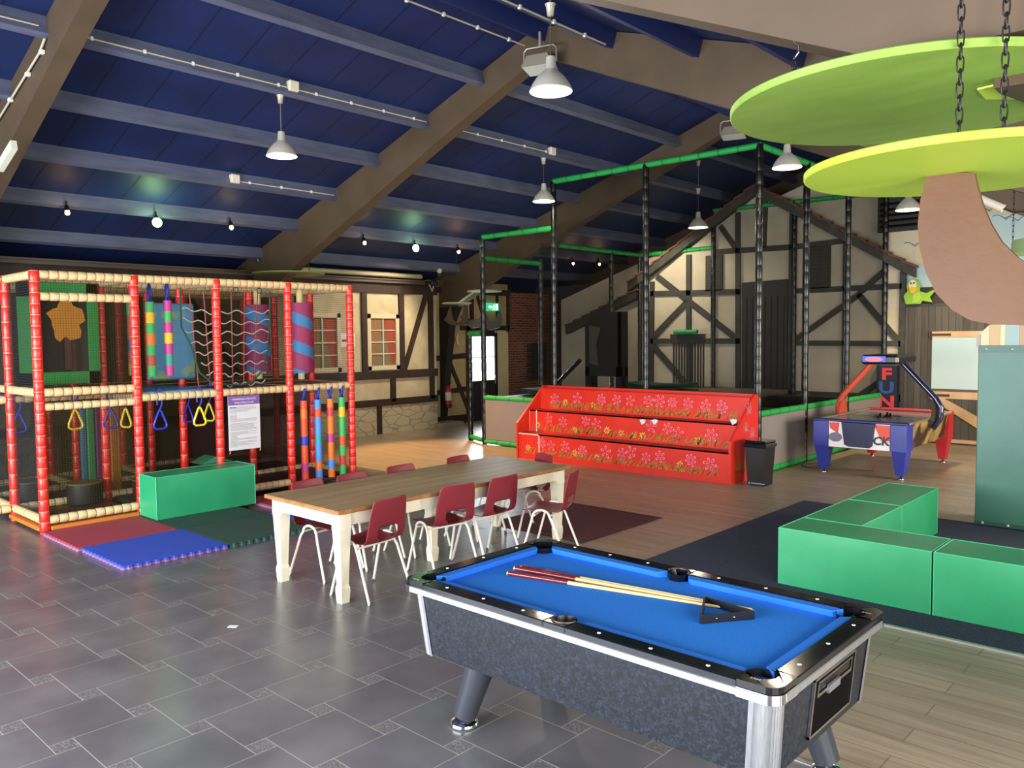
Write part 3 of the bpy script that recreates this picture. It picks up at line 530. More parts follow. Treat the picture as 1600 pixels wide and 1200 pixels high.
for a_,b_ in (((XL,Y0,4.08),(X1,Y0,4.08)),((X1,Y0,4.91),(X2,Y0,4.91)),((X2,Y0,4.91),(X3,Y0,4.9)),((X3,Y0,4.9),(X3,Y1,4.88)),((XL,Y0,3.68),(XL,13.1,3.67)),((XL,13.7,4.1),(XL,Y1,4.1)),((XL,Y1,4.1),(-9.27,Y1,4.12)),((-9.27,Y1,4.95),(X3,Y1,4.9)),
    ((XL,Y0,.93),(X3,Y0,.93)),((XL,Y0,.06),(X3,Y0,.06)),((X3,Y0,.93),(X3,Y1,.9)),((X3,Y0,.06),(X3,Y1,.06)),((-9.9,16.2,2.2),(-9.3,16.2,2.2))): grail(a_,b_)
M_pad=mat('grey_padding','#837b77',.7,bump=.1,bscale=6)
q=MB(); q.bbox(XL+.05,X3-.05,Y0-.03,Y0+.04,.1,.9,.01); q.build('padded_wall',M_pad,en)
q=MB(); q.bbox(X3-.04,X3+.03,Y0+.05,Y1-.05,.1,.88,.01); q.build('padded_wall',M_pad,en)
NX=net_mat('black_netting_x','#15130f',.32); NY=net_mat('black_netting_y','#15130f',.32)
def net(pts,m): q=MB(); q.add(pts,[tuple(range(len(pts)))]); return tag(q.build('netting',m,en),'fine black safety netting')
net([(XL,Y0,.93),(X1,Y0,.93),(X1,Y0,4.08),(XL,Y0,4.08)],NY); net([(X1,Y0,.93),(X3,Y0,.93),(X3,Y0,4.9),(X1,Y0,4.9)],NY); net([(X3,Y0,.93),(X3,Y1,.93),(X3,Y1,4.88),(X3,Y0,4.88)],NX)
net([(XL,13.1,.93),(XL,Y1,.93),(XL,Y1,4.1),(XL,13.1,4.1)],NX)
net([(-9.27,Y1-.06,.93),(X3,Y1-.06,.93),(X3,Y1-.06,4.9),(-9.27,Y1-.06,4.9)],net_mat('black_netting_back_y','#15130f',.16))
# inside: trampoline bed with frame, timber deck
q=MB(); q.bbox(X2+.2,X3-.15,Y0+.3,Y1-.2,.55,.62,.01); q.build('trampoline_bed',mat('trampoline_black','#0d0e11',.6),en)
q=MB(); q.bbox(X2+.25,X3-.1,15.6,15.8,.62,.9,.02); q.bbox(X2+.25,X3-.1,13.9,14.05,.62,.78,.02); q.build('step_pad',mat('black_pad','#17171a',.4),en)
q=MB(); q.bbox(-11.1,X2+.05,14.3,Y1-.1,.84,.93,.01); q.build('timber_deck',plank_mat('deck_planks','#75695a','#695e50','#3c342b',.14,2.2,.6),en)
q=MB(); q.box(-11.1,X2+.05,14.3,Y1-.1,.1,.84); q.box(XL+.05,-9.6,Y0+.05,13.2,.1,.86); q.build('deck_base',mat('deck_base_dark','#2a2826',.8),en)
q=MB(); q.bbox(XL+.05,-9.2,Y0+.05,13.2,.86,.93,.01); q.build('grey_top_pad',mat('grey_pad_top','#4b4d50',.6),en)
# small side gate of the enclosure
gt=thing('entry_gate','narrow black-post gate with green foam bar beside the enclosure corner','gate',(-11.6,11.5,0)); q=MB(); q.seg((-11.93,11.62,0),(-11.93,11.62,2.25),.055,.2,dip=.9); q.build('post',[M_bp,M_bc],gt)
q=MB(); q.seg((-11.93,11.62,.08),(-11.3,11.36,.08),.05,.35,dip=.95); q.build('foam_bar',[M_greenp,M_greend],gt); q=MB(); q.seg((-11.93,11.62,2.2),(-11.3,11.36,2.2),.06,.35,dip=.95); q.build('foam_bar',[M_greenp,M_greend],gt)
def mats_stack(name,label,x0,x1,y0,y1,z,n,group=None):
    r=thing(name,label,'mat',((x0+x1)/2,(y0+y1)/2,z)); Mm=mat('folded_green','#1c4a36',.5)
    for k in range(n):
        q=MB(); o=random.uniform(-.05,.05); pts=[]
        for i in range(13):
            u=i/12; q_=(x0+o+(x1-x0)*u, z+.012+k*.055+.02*math.sin(u*6+k))
            pts.append(q_)
        top=[(x,y0+o,zz+.045) for x,zz in pts]; bt=[(x,y0+o,zz) for x,zz in pts][::-1]; q.prism(top+bt,(0,y1-y0,0)); q.build('folded_layer',Mm,r)
mats_stack('folded_mat','folded dark green mats on the timber deck behind the red steps',-10.2,-8.75,14.5,15.3,.93,3)
mats_stack('folded_mat','dark green mats lying on the low grey top near the exit door',-11.1,-9.9,12.3,13.1,.93,2)
# black playhouse box on legs, black slatted fence
bx=thing('black_booth','black plywood booth on legs standing inside the netted enclosure','booth',(-9.6,13.6,.93)); x0,x1,y=-10.55,-9.66,13.7
z0=AY(940,588,y).z
q=MB(); q.prism([(x0,y,z0),(x1,y,z0),(x1,y,2.62),(x0+.45,y,2.62),(x0,y,2.4)],(0,.06,0)); q.prism([(x1-.05,y,z0),(x1-.05,y+.3,z0),(x1-.05,y+.3,2.62),(x1-.05,y,2.62)],(.05,0,0)); q.build('side_panel',mat('booth_black','#111213',.6),bx)
q=MB(); [q.box(a_,a_+.1,y,y+.1,.62,z0+.2) for a_ in (x0,x1-.1)]; [q.box(a_,a_+.1,y+.2,y+.3,.62,z0+.2) for a_ in (x0,x1-.1)]; q.build('leg',MATS['booth_black'],bx)
q=MB(); q.prism([(x0+.12,y-.02,1.55),(x0+.35,y-.02,1.5),(x0+.3,y-.02,1.95),(x0+.42,y-.02,2.3),(x0+.12,y-.02,2.35)],(0,.015,0)); q.build('window_film',mat('booth_grey','#4b4843',.4),bx)
q=MB(); q.seg(AY(868,602,13.62),AY(907,562,13.62),.05,.2,dip=.9); tag(q.build('padded_brace',[M_bp,M_bc]),'sloping black padded bar leaning beside the black booth','bar')
q=MB(); [q.box(-10.0+k*.07,-9.965+k*.07,16.3,16.33,.93,2.05) for k in range(12)]; q.box(-10.05,-9.15,16.27,16.3,1.95,2.15); tag(q.build('slatted_fence',mat('fence_dark','#2c2a28',.7)),'small dark slatted fence under the green bar at the back of the deck','fence')
# ---------------------------------------------------------------- red flower steps
ys0,ysT,xa,xb=10.42,11.24,-9.52,-5.45; M_red=mat('red_paint','#e0301f',.42,col2='#d6291a',scale=2)
rs=thing('flower_steps','red painted three-tier steps decorated with pink and yellow flowers','steps',((xa+xb)/2,10.8,0))
Rz=[(ys0,0,.45),(10.72,.45,.83),(11.02,.83,1.2)]
for i,(y,za,zb) in enumerate(Rz):
    q=MB(); q.box(xa+.02,xb-.02,y,y+.02,za,zb); r=q.build('riser',M_red,rs)
    if i<2: q=MB(); q.box(xa+.02,xb-.02,y,Rz[i+1][0]+.01,zb-.02,zb); q.build('tread',mat('worn_red','#c23526',.5,col2='#8a4434',scale=5),rs)
    # painted flowers: thin flat strokes on the riser
    P=MB(); Yl=MB(); G=MB(); yy=y-.0025
    def flower(cx,cz,s,mbk,filled):
        n=random.choice((5,6,6,7)) if not filled else 8; ph=random.random()
        for k in range(n):
            a_=2*PI*k/n+ph; d=Vector((math.cos(a_),0,math.sin(a_))); e=Vector((-d.z,0,d.x)); L=s*random.uniform(.8,1.15); wd=s*(.2 if not filled else .26)
            if filled: mbk.add([Vector((cx,yy,cz))+d*s*.15+e*.0,Vector((cx,yy,cz))+d*L*.6+e*wd*.6,Vector((cx,yy,cz))+d*L,Vector((cx,yy,cz))+d*L*.6-e*wd*.6],[(0,1,2,3)])
            else:
                pts=[Vector((cx,yy,cz))+d*(s*.2+L*.8*math.sin(t*PI/6)) + e*wd*math.cos(t*PI/6)*math.sin(t*PI/6)*2 for t in range(7)]
                ins=[p+(Vector((cx,yy,cz))+d*L*.55-p)*.27 for p in pts]
                mbk.add(pts+ins,[(j,j+1,7+j+1,7+j) for j in range(6)])
    zlow=za+ (.1 if i==0 else .03)
    x=xa+.15 if i<2 else xa+.3; nf=x
    while x<xb-.25:
        n=random.randint(2,5)
        for _ in range(n):
            gx=x+random.uniform(-.09,.09); L=random.uniform(.06,.15); lean=random.uniform(.02,.13); G.add([(gx,yy,zlow),(gx+.014,yy,zlow),(gx+.01+lean,yy,zlow+L),(gx+lean,yy,zlow+L*.98)],[(0,1,2,3)])
        if x>nf:
            nf=x+random.uniform(.13,.3)
            if random.random()<.62: f_=MB(); flower(x,zlow+random.uniform(.15,.23),random.uniform(.085,.11),f_,False); f_.build('painted_pink_flower',mat('paint_pink','#f2a2c8',.6),r)
            else: f_=MB(); flower(x,zlow+random.uniform(.06,.11),random.uniform(.055,.075),f_,True); f_.build('painted_yellow_flower',mat('paint_yellow','#e8c558',.6),r)
        x+=random.uniform(.05,.11)
    G.build('painted_grass',mat('paint_olive','#9d8a35',.6),r)
    if i==1:
        q=MB()
        for px in (745,808,1218):  # small pale birds painted near the top edge
            v=AY(780+px*.3,580+262*.3,y); s_=.05
            q.add([(v.x-s_,yy,v.z+.02),(v.x-.01,yy,v.z-.05),(v.x+s_,yy,v.z-.02),(v.x+s_*1.3,yy,v.z+.03),(v.x,yy,v.z+.035)],[(0,1,2,3,4)])
        q.build('painted_bird',mat('paint_pale','#cfdde2',.6),r)
prof=[(ys0-.02,0),(ys0-.02,.62),(11.12,1.24),(ysT,1.24),(ysT,0)]
for x,nm in ((xa-.02,'side_panel'),(xb-.02,'side_panel')):
    q=MB(); q.prism([(x,y,z) for y,z in prof],(.035,0,0)); sp=q.build(nm,M_red,rs)
    if x>-7:
        q=MB(); xx=x+.037
        for cy,cz,s_ in ((10.95,.95,.12),(10.85,.7,.1),(11.05,.6,.11),(10.9,.35,.09)):
            for k in range(6):
                a_=PI*k/6+.3; q.add([(xx,cy-.008+.3*s_*math.cos(a_),cz+.3*s_*math.sin(a_)),(xx,cy+.008+.3*s_*math.cos(a_),cz+.3*s_*math.sin(a_)),(xx,cy+.006+s_*math.cos(a_),cz+s_*math.sin(a_)*1.6),(xx,cy-.006+s_*math.cos(a_),cz+s_*math.sin(a_)*1.6)],[(0,1,2,3)])
        q.build('painted_bouquet',mat('paint_greypink','#b98a94',.6),sp)
        q=MB()
        for k in range(16): y=10.5+k*.03; q.add([(xx,y,.12),(xx,y+.012,.12),(xx,y+.05,.12+random.uniform(.12,.4)),(xx,y+.04,.2)],[(0,1,2,3)])
        q.build('painted_grass',MATS['paint_olive'],sp)
q=MB(); q.box(xa,xb,ysT-.02,ysT,0,1.24); q.build('back_panel',M_red,rs)
q=MB(); q.box(xa+.02,xa+.5,ys0-.003,ys0-.001,.43,.45); q.box(xa+.48,xa+.5,ys0-.003,ys0-.001,.1,.45); q.box(xa+.0,xa+.02,10.717,10.719,.45,.83); q.box(xa+.17,xa+.19,10.716,10.719,.45,.83); q.build('white_edge_line',mat('line_cream','#e8c8b0',.6),rs)
# ---------------------------------------------------------------- bin
bn=thing('waste_bin','black rectangular swing-lid waste bin at right end of the red steps','bin',(-5.13,10.72,0)); x0,x1,y0,y1=-5.30,-4.98,10.52,10.87
def taper(q,x0,x1,y0,y1,z0,z1,k,mi=0): 
    vs=[(x0+k,y0+k,z0),(x1-k,y0+k,z0),(x1-k,y1-k,z0),(x0+k,y1-k,z0),(x0,y0,z1),(x1,y0,z1),(x1,y1,z1),(x0,y1,z1)]; q.add(vs,[(3,2,1,0),(4,5,6,7),(0,1,5,4),(1,2,6,5),(2,3,7,6),(3,0,4,7)],mi)
q=MB(); taper(q,x0+.01,x1-.01,y0+.01,y1-.01,.0,.54,.03); q.build('bin_body',mat('bin_black','#1d1d1f',.4),bn); q=MB(); q.bbox(x0-.01,x1+.01,y0-.01,y1+.01,.54,.6,.012); q.bbox(x0+.0,x1-.0,y0+.0,y1-.0,.6,.64,.015); q.build('lid',mat('bin_lid','#17171a',.12,coat=.6),bn)
q=MB(); q.box(x0+.1,x0+.3,y0+.032,y0+.036,.03,.045); q.box(x0+.06,x0+.08,y0+.03,y0+.036,.02,.05); q.build('maker_label',mat('bin_label','#9fa0a4',.5),bn)
# ---------------------------------------------------------------- air hockey table
ah=thing('air_hockey_table','blue and red air hockey table with overhead scoreboard arch','game table',(-4.35,13.4,0)); hx0,hx1,hy0,hy1=-4.98,-3.66,12.2,14.55
M_bl=mat('hockey_blue','#2b3590',.35); M_rd=mat('hockey_red','#b3232a',.4); M_gold=mat('hockey_print','#9c8048',.4,col2='#2c2018',scale=3,lo=.42,hi=.56)
q=MB()
def trap(xa_,xb_,ya_,yb_,z0,z1,k): taper(q,xa_,xb_,ya_,yb_,z0,z1,k)
trap(hx0,hx1,hy0,hy1,.42,.80,.07); q.build('cabinet',M_gold,ah)
for (x,y,m) in ((hx0,hy0,M_bl),(hx1-.2,hy0,M_bl),(hx0,hy1-.25,M_rd),(hx1-.2,hy1-.25,M_rd)):
    q=MB(); taper(q,x,x+.2,y,y+.25,.06,.42,.05); q.build('leg',m,ah)
    q=MB(); taper(q,x-.012,x+.212,y-.012,y+.262,.42,.80,.0 ); q.build('corner_post',m,ah)
    q=MB(); q.lathe([(0,0),(.05,0),(.05,.02),(.015,.03),(.015,.08)],(x+.1,y+.125,0)); q.build('levelling_foot',M_chrome,ah)
q=MB(); q.box(hx0+.22,hx1-.22,hy0-.004,hy0+.08,.42,.8); fp=q.build('end_panel',mat('end_white','#e9e4e4',.4),ah)
q=MB(); q.prism([(-4.0,hy0-.008,.56),(-3.88,hy0-.008,.56),(-3.88,hy0-.008,.79),(-4.1,hy0-.008,.79)],(0,.003,0)); q.build('red_graphic',mat('graphic_red','#d8432f',.4),fp); q=MB(); q.prism([(-4.74,hy0-.008,.7),(-4.62,hy0-.008,.62),(-4.6,hy0-.008,.79),(-4.76,hy0-.008,.79)],(0,.003,0)); q.build('red_graphic',mat('graphic_red','#d8432f',.4),fp)
q=MB(); q.prism([(v[0]-4.66,hy0-.01,v[1]+.57) for v in ell(.1,.07)],(0,.004,0)); q.build('puck_graphic',mat('graphic_grey','#6b6a80',.4),fp)
q=MB(); q.text('CK',.17,(-4.12,hy0-.012,.5),(1,0,0),(.15,0,1),bold=.006); q.build('lettering',mat('graphic_black','#1a1416',.4),fp)
q=MB(); q.prism([(-4.56,hy0-.05,.8),(-4.08,hy0-.05,.8),(-4.12,hy0-.03,.47),(-4.16,hy0-.03,.44),(-4.46,hy0-.03,.44),(-4.52,hy0-.03,.47)],(0,.05,0)); q.build('goal_hood',mat('hood_navy','#1e2246',.4),ah)
q=MB(); [q.bbox(*v,.8,.84,.012) for v in ((hx0-.02,hx1+.02,hy0-.02,hy0+.1),)]; q.build('end_rail',mat('hockey_navy','#1a2160',.25),ah)
q=MB(); q.bbox(hx0-.02,hx1+.02,hy1-.1,hy1+.02,.8,.84,.012); q.bbox(hx0+.25,hx1-.3,hy1-.14,hy1-.1,.82,.86,.01); q.build('end_rail',M_rd,ah)
for xx_ in (hx0-.02,hx1-.06): q=MB(); q.bbox(xx_,xx_+.08,hy0+.1,hy1-.1,.8,.83,.01); q.build('side_rail',mat('rail_alu','#b8a898',.3,.7),ah)
q=MB(); q.box(hx0+.06,hx1-.06,hy0+.1,hy1-.1,.8,.804); q.build('playing_surface',mat('hockey_surface','#8b949c',.15,spec=.7),ah)
q=MB(); q.torus((-4.3,13.4,.805),.2,.006,'z'); q.box(hx0+.08,hx1-.08,13.39,13.41,.804,.806); q.build('surface_marking',mat('mark_navy','#2a3050',.3),ah)
def arch(pts,m,nm): q=MB(); [q.bar(pts[i],pts[i+1],.12,.045,0,up=(0,1,0)) if False else None for i in range(0)]; q.tube(pts,.045,10); q.build(nm,m,ah)
ym=13.4
arch([(hx0-.03,ym,.72),(hx0-.1,ym,.86),(hx0-.1,ym,.98),(hx0-.02,ym,1.12),(-4.52,ym,1.68)],mat('arch_red','#c24630',.35),'arch_arm')
arch([(hx1+.02,ym,.66),(hx1+.12,ym,.82),(hx1+.13,ym,.98),(hx1+.05,ym,1.12),(-4.12,ym,1.68)],mat('arch_navy','#141a3c',.2,coat=.5),'arch_arm')
q=MB(); q.prism([(hx0-.05,ym-.2,.8),(hx0-.05,ym+.2,.8),(hx0-.05,ym+.12,1.06),(hx0-.05,ym-.05,1.02)],(.03,0,0)); q.build('arch_gusset',MATS['arch_red'],ah)
q=MB(); q.prism([(hx1+.03,ym-.2,.78),(hx1+.03,ym+.2,.78),(hx1+.03,ym+.1,1.08),(hx1+.03,ym-.08,1.04)],(.03,0,0)); q.build('arch_gusset',mat('gusset_olive','#3c3524',.4),ah)
q=MB(); q.bbox(-4.58,-4.02,12.95,13.85,1.64,1.79,.04); sb=q.build('scoreboard',mat('score_black','#131417',.35),ah)
q=MB(); q.box(-4.54,-4.2,12.935,12.95,1.68,1.77); q.build('score_display',mat('score_blue','#2f49b8',.4,emit=.5),sb); q=MB(); q.prism([(-4.37+.13*math.cos(2*PI*k/16),12.93,1.722+.035*math.sin(2*PI*k/16)) for k in range(16)],(0,.004,0)); q.build('emblem',mat('score_red','#f25a5e',.4,emit=.6),sb)
for i,(x,y) in enumerate(((-4.33,13.15),(-4.2,13.2),(-4.28,13.32))):
    q=MB(); q.lathe([(0,0),(.05,0),(.052,.02),(.03,.03),(.017,.035),(.017,.07),(0,.078)],(x,y,.805)); tag(q.build('hockey_mallet',M_blackgloss),'black air hockey mallet lying mid-table under the scoreboard','mallet','mallets on the air hockey table')
q=MB(); q.tube([(-5.2,12.6,.012)]+[(-5.05+.35*math.cos(t/4),12.75+.25*math.sin(t/4),.012) for t in range(6,26)]+[(-4.3,12.8,.012)],.008,6); tag(q.build('power_cable',mat('cable_brown','#4c3424',.6)),'thin looped power cable on floor under the air hockey table','cable')
# ---------------------------------------------------------------- green padded bench blocks
def pad(name,label,x0,x1,y0,y1,z0=.013,z1=.49,cat='soft play block',group=None,seams=True,flap=True):
    r=thing(name,label,cat,((x0+x1)/2,(y0+y1)/2,z0),group)
    # slightly puffed cover: gridded box with a soft bulge and a few creases
    q=MB(); n=10
    def face(o,u,v,nrm):
        vs=[];fs=[]
        for i in range(n+1):
            for j in range(n+1):
                a_=i/n;b_=j/n; bul=.006*math.sin(PI*a_)**.6*math.sin(PI*b_)**.6+.0025*math.sin(9*a_+5*b_)*math.sin(PI*a_)*math.sin(PI*b_) if 0<i<n and 0<j<n else 0
                vs.append(Vector(o)+Vector(u)*a_+Vector(v)*b_+Vector(nrm)*bul)
        for i in range(n):
            for j in range(n): fs.append((i*(n+1)+j,(i+1)*(n+1)+j,(i+1)*(n+1)+j+1,i*(n+1)+j+1))
        q.add(vs,fs,0,True)
    X,Y,Z=x1-x0,y1-y0,z1-z0
    face((x0,y0,z0),(X,0,0),(0,0,Z),(0,-1,0)); face((x1,y1,z0),(-X,0,0),(0,0,Z),(0,1,0)); face((x1,y0,z0),(0,Y,0),(0,0,Z),(1,0,0)); face((x0,y1,z0),(0,-Y,0),(0,0,Z),(-1,0,0)); face((x0,y0,z1),(X,0,0),(0,Y,0),(0,0,1)); face((x0,y1,z0),(X,0,0),(0,-Y,0),(0,0,-1))
    q.build('cover',M_green,r)
    q=MB(); rr=.005
    for A,B in (((x0,y0,z1),(x1,y0,z1)),((x0,y1,z1),(x1,y1,z1)),((x0,y0,z1),(x0,y1,z1)),((x1,y0,z1),(x1,y1,z1)),((x0,y0,z0),(x0,y0,z1)),((x1,y0,z0),(x1,y0,z1)),((x1,y1,z0),(x1,y1,z1))): q.tube([A,B],rr,6)
    q.build('seam',mat('green_seam','#48bb86',.4),r); return r
XP=-2.94
pad('padded_block','long green padded block in the front row, left of the seam',XP,-1.755,6.48,6.98)
pad('padded_block','green padded block cut off by the right edge of the frame, front row',-1.735,-.45,6.48,6.98)
pad('padded_block','green padded block running back from the front row on the left',XP,-2.44,6.99,8.03)
pad('padded_block','farthest green padded block of the L-shaped row, nearest the air hockey table',XP,-2.44,8.05,9.2)
gb=pad('padded_block','green padded block on foam mats in front of the climbing frame',-9.76,-9.31,3.99,5.24,.045,.54)
q=MB(); q.prism([(-9.85,4.8,.54),(-9.85,5.24,.54),(-9.85,5.0,.62)],(-.3,0,0)); q.build('wedge_flap',mat('green_dark_vinyl','#236f4c',.45),gb)
# ---------------------------------------------------------------- playhouse wall with green padding and pastel fence on the right
pw=thing('playhouse_wall','green padded playhouse wall topped with pastel striped planks at the right edge','play structure',(-1.3,10.0,0)); yw=9.9
q=MB(); q.bbox(-2.25,-.2,yw,yw+.07,.02,1.95,.008); q.build('green_padding',mat('sea_green_vinyl','#3d7866',.4,col2='#356c5b',scale=1.5,bump=.15,bscale=8),pw)
q=MB(); q.box(-2.25,-.2,yw-.012,yw,1.9,1.98); q.box(-2.25,-.2,yw-.01,yw,.02,.06); q.build('edge_strip',mat('strip_darkgreen','#2c5f50',.4),pw)
q=MB(); [q.ball((x,yw-.014,z),.016,8) for z in (1.94,.045) for x in (-2.17,-1.93,-1.7,-1.45,-1.2,-.95,-.7)]; q.build('stud',mat('stud_metal','#d8d8d0',.3,.6),pw)
cols=['#e4d7b0','#d9b98a','#e5dcae','#aac4c0','#cba884','#ead9b4','#d8a8ae','#dedb9c','#b9c9b8','#e0c49a']
x=-2.25
for k in range(14):
    wd=(.1,.1,.05,.13,.15,.17,.1,.12,.13,.15,.1,.15,.14,.2)[k]; q=MB(); top=2.18 if k>0 else 2.1
    if k==0: q.prism([(x,yw+.01,1.95),(x+wd,yw+.01,1.95),(x+wd,yw+.01,2.2),(x,yw+.01,2.1)],(0,.03,0))
    else: q.box(x+.002,min(x+wd,-.2),yw+.01,yw+.04,1.95,2.2)
    q.build('plank',mat('pastel_%d'%(k%10),cols[k%10],.6),pw); x+=wd
    if x>-.25: break
q=MB(); q.box(-2.27,-2.235,yw-.01,yw+.6,1.96,2.1); q.box(-.2,-.16,yw,yw+.6,0,2.2); q.build('end_post',mat('post_pale','#b8b29e',.6),pw)
q=MB(); q.box(-2.245,-.2,yw+.07,yw+.58,.02,1.95); q.build('core_box',mat('ply_core','#8e8064',.8),pw)
# ---------------------------------------------------------------- climbing frame (red posts, cream rails)
cf=thing('climbing_structure','two-storey soft play climbing frame with red padded posts and cream rails','climbing frame',(-11,5,0))
M_rp=mat('red_foam_post','#e0291d',.3,bump=.5,bscale=14); M_rc=mat('red_foam_crease','#ff7c66',.35); M_rpd=MATS['red_foam_post']
M_cr=mat('cream_foam_rail','#dcc592',.5,bump=.25,bscale=9); M_cc=mat('rail_crease_orange','#cc5f2a',.6); M_cc2=mat('rail_crease_grey','#7d745c',.7)
GY=[2.98,4.04,5.07,6.11,7.14]; GX_=[-9.85,-10.88,-11.92,-12.95]
for ix,x in enumerate(GX_):
    for iy,y in enumerate(GY):
        q=MB(); q.seg((x,y,0),(x,y,2.9),.054,  .12 if ix==0 else .18,dip=.93,n=12 if ix==0 else 8); q.build('padded_post',[M_rp,M_rc],cf)
def crail(a_,b_,r=.05,og=True): q=MB(); q.seg(a_,b_,r,.1,dip=.93,n=10); return q.build('padded_rail',[M_cr,M_cc if og else M_cc2],cf)
for ix,x in enumerate(GX_):
    for iy in range(4):
        y0,y1=GY[iy]+.04,GY[iy+1]-.04
        crail((x,y0,2.86),(x,y1,2.86))
        crail((x,y0,1.56 if (iy==0 and ix==0) else 1.44),(x,y1,1.56 if (iy==0 and ix==0) else 1.44),og=(iy!=1))
        if not(ix==0 and iy in(1,3)): crail((x,y0,.14),(x,y1,.14),og=False)
for ix in range(3):
    for iy,y in enumerate(GY):
        x0,x1=GX_[ix]-.04,GX_[ix+1]+.04
        for z in (2.86,1.56 if iy==0 else 1.44,.14):
            if z==.14 and iy in (1,2,3) and ix==0: continue
            crail((x0,y,z),(x1,y,z),og=(iy==0))
crail((GX_[0],GY[0]+.04,2.62),(GX_[0],GY[1]-.04,2.62)); crail((GX_[0],GY[0]+.04,1.4),(GX_[0],GY[1]-.04,1.4),.045,False)
crail((GX_[1],GY[0]-.05,2.86),(GX_[1],1.9,2.86)); crail((GX_[1],GY[0]-.05,.14),(GX_[1],1.9,.14),og=False); crail((GX_[1],GY[0]-.05,1.44),(GX_[1],1.9,1.44))
def slab(nm,x0,x1,y0,y1,z0,z1,m,lab=None): q=MB(); q.bbox(x0,x1,y0,y1,z0,z1,.015); o=q.build(nm,m,cf); 
mp_blue=mat('platform_blue','#4f97cf',.35); mp_pur=mat('platform_purple','#5c1f4e',.4); mp_brn=mat('platform_brown','#6a2b26',.5)
slab('platform',GX_[1]+.05,GX_[0]-.03,GY[0]+.04,GY[1]-.04,1.5,1.56,mp_brn)
slab('platform',GX_[2]+.05,GX_[0]-.02,GY[1]+.04,GY[2]-.04,1.44,1.5,mp_blue)
slab('platform',GX_[2]+.05,GX_[0]-.03,GY[2]+.04,GY[4]-.04,1.42,1.48,mp_pur)
slab('platform',GX_[3]+.05,GX_[1]-.05,GY[0]+.04,GY[1]-.04,1.42,1.48,mp_blue)
slab('platform',GX_[3]+.05,GX_[2]-.05,GY[1]+.04,GY[4]-.04,1.42,1.48,mp_pur)
slab('floor_pad',GX_[1]+.05,GX_[0]-.05,GY[0]+.05,GY[1]-.05,.02,.1,mat('pad_brown','#5b3428',.5)); slab('floor_pad',GX_[3]+.05,GX_[1]-.05,GY[0]+.05,GY[1]-.05,.02,.1,mat('pad_darkblue','#1d3455',.5))
slab('floor_pad',GX_[3]+.05,GX_[0]-.3,GY[1]+.06,GY[2]-.03,.05,.12,mat('pad_darkgreen','#143126',.6)); slab('floor_pad',GX_[3]+.05,GX_[0]-.08,GY[2]+.03,GY[4]-.06,.05,.13,mat('pad_purple','#3d1530',.5))
q=MB(); q.bbox(GX_[0]-.02,GX_[0]+.07,GY[0]+.05,GY[1]-.05,.03,.075,.006); q.bbox(GX_[1],GX_[0],GY[0]-.07,GY[0]+.02,.03,.075,.006); q.build('base_board',mat('orange_board','#c8742a',.5),cf)
# nets and back sheets
CNX=net_mat('frame_net_x','#3a3322',.34,.028); CNY=net_mat('frame_net_y','#3a3a3a',.42,.028)
def cnet(pts,m): q=MB(); q.add(pts,[tuple(range(len(pts)))]); q.build('safety_net',m,cf)
X0=GX_[0]-.03
cnet([(X0,GY[0],1.6),(X0,GY[1],1.6),(X0,GY[1],2.86),(X0,GY[0],2.86)],CNX); cnet([(X0,GY[0],.15),(X0,GY[1],.15),(X0,GY[1],1.5),(X0,GY[0],1.5)],CNX)
for x in GX_[1:3]: cnet([(x-.03,GY[0],.15),(x-.03,GY[4],.15),(x-.03,GY[4],2.86),(x-.03,GY[0],2.86)],CNX)
cnet([(GX_[3],GY[0],.15),(GX_[3],GY[4],.15),(GX_[3],GY[4],2.86),(GX_[3],GY[0],2.86)],net_mat('rear_net_x','#100d0a',.8))
cnet([(X0,GY[2],1.5),(X0,GY[3],1.5),(X0,GY[3],2.86),(X0,GY[2],2.86)],net_mat('front_net_x','#1d1a14',.25,.028)); cnet([(X0,GY[2],.15),(X0,GY[3],.15),(X0,GY[3],1.4),(X0,GY[2],1.4)],MATS['front_net_x'])
for y in (GY[0],GY[4]): cnet([(GX_[3],y,.15),(GX_[0],y,.15),(GX_[0],y,2.86),(GX_[3],y,2.86)],CNY)
cnet([(GX_[1]-.04,GY[2],.1),(GX_[1]-.04,GY[4],.1),(GX_[1]-.04,GY[4],1.4),(GX_[1]-.04,GY[2],1.4)],net_mat('purple_net_x','#35122d',.7))
# framed tree windows
def tree_window(y0,y1,x,rot=False):
    r=MB(); fw=.13; ax=(lambda a,b,c,d,m,e=0: r.box(x-e,x+.03-e,a,b,c,d,m)) if not rot else (lambda a,b,c,d,m,e=0: r.box(a,b,x,x+.03,c,d,m))
    for A in ((y0,y1,1.6,1.75),(y0,y1,2.66,2.84),(y0,y0+fw,1.6,2.84),(y1-fw,y1,1.6,2.84)): ax(*A,0)
    o=r.build('padded_window_frame',mat('window_green_pad','#1f8a3c',.55,bump=.3),cf)
    if rot: return
    s_=MB(); s_.box(x+.01,x+.015,y0+fw,y1-fw,1.75,2.66); s_.build('clear_sheet',mat('clear_film','#17181a',.1,spec=.8),o)
    t=MB(); cy=(y0+y1)/2+.08; pts=[]
    for k in range(22):
        a_=2*PI*k/22; rr=.2*(1+.16*math.sin(5*a_)+.1*math.cos(9*a_)); pts.append((x+.032,cy+rr*math.cos(a_)*.95,2.38+rr*1.25*math.sin(a_)))
    t.prism(pts,(.012,0,0)); t.build('tree_crown',mat('crown_orange','#bf7c22',.7),o); t=MB(); t.box(x+.03,x+.04,cy-.035,cy+.035,1.78,2.2); t.build('tree_trunk',mat('tree_trunk_dark','#4a2420',.7),o)
tree_window(3.07,3.97,GX_[1]+.08)
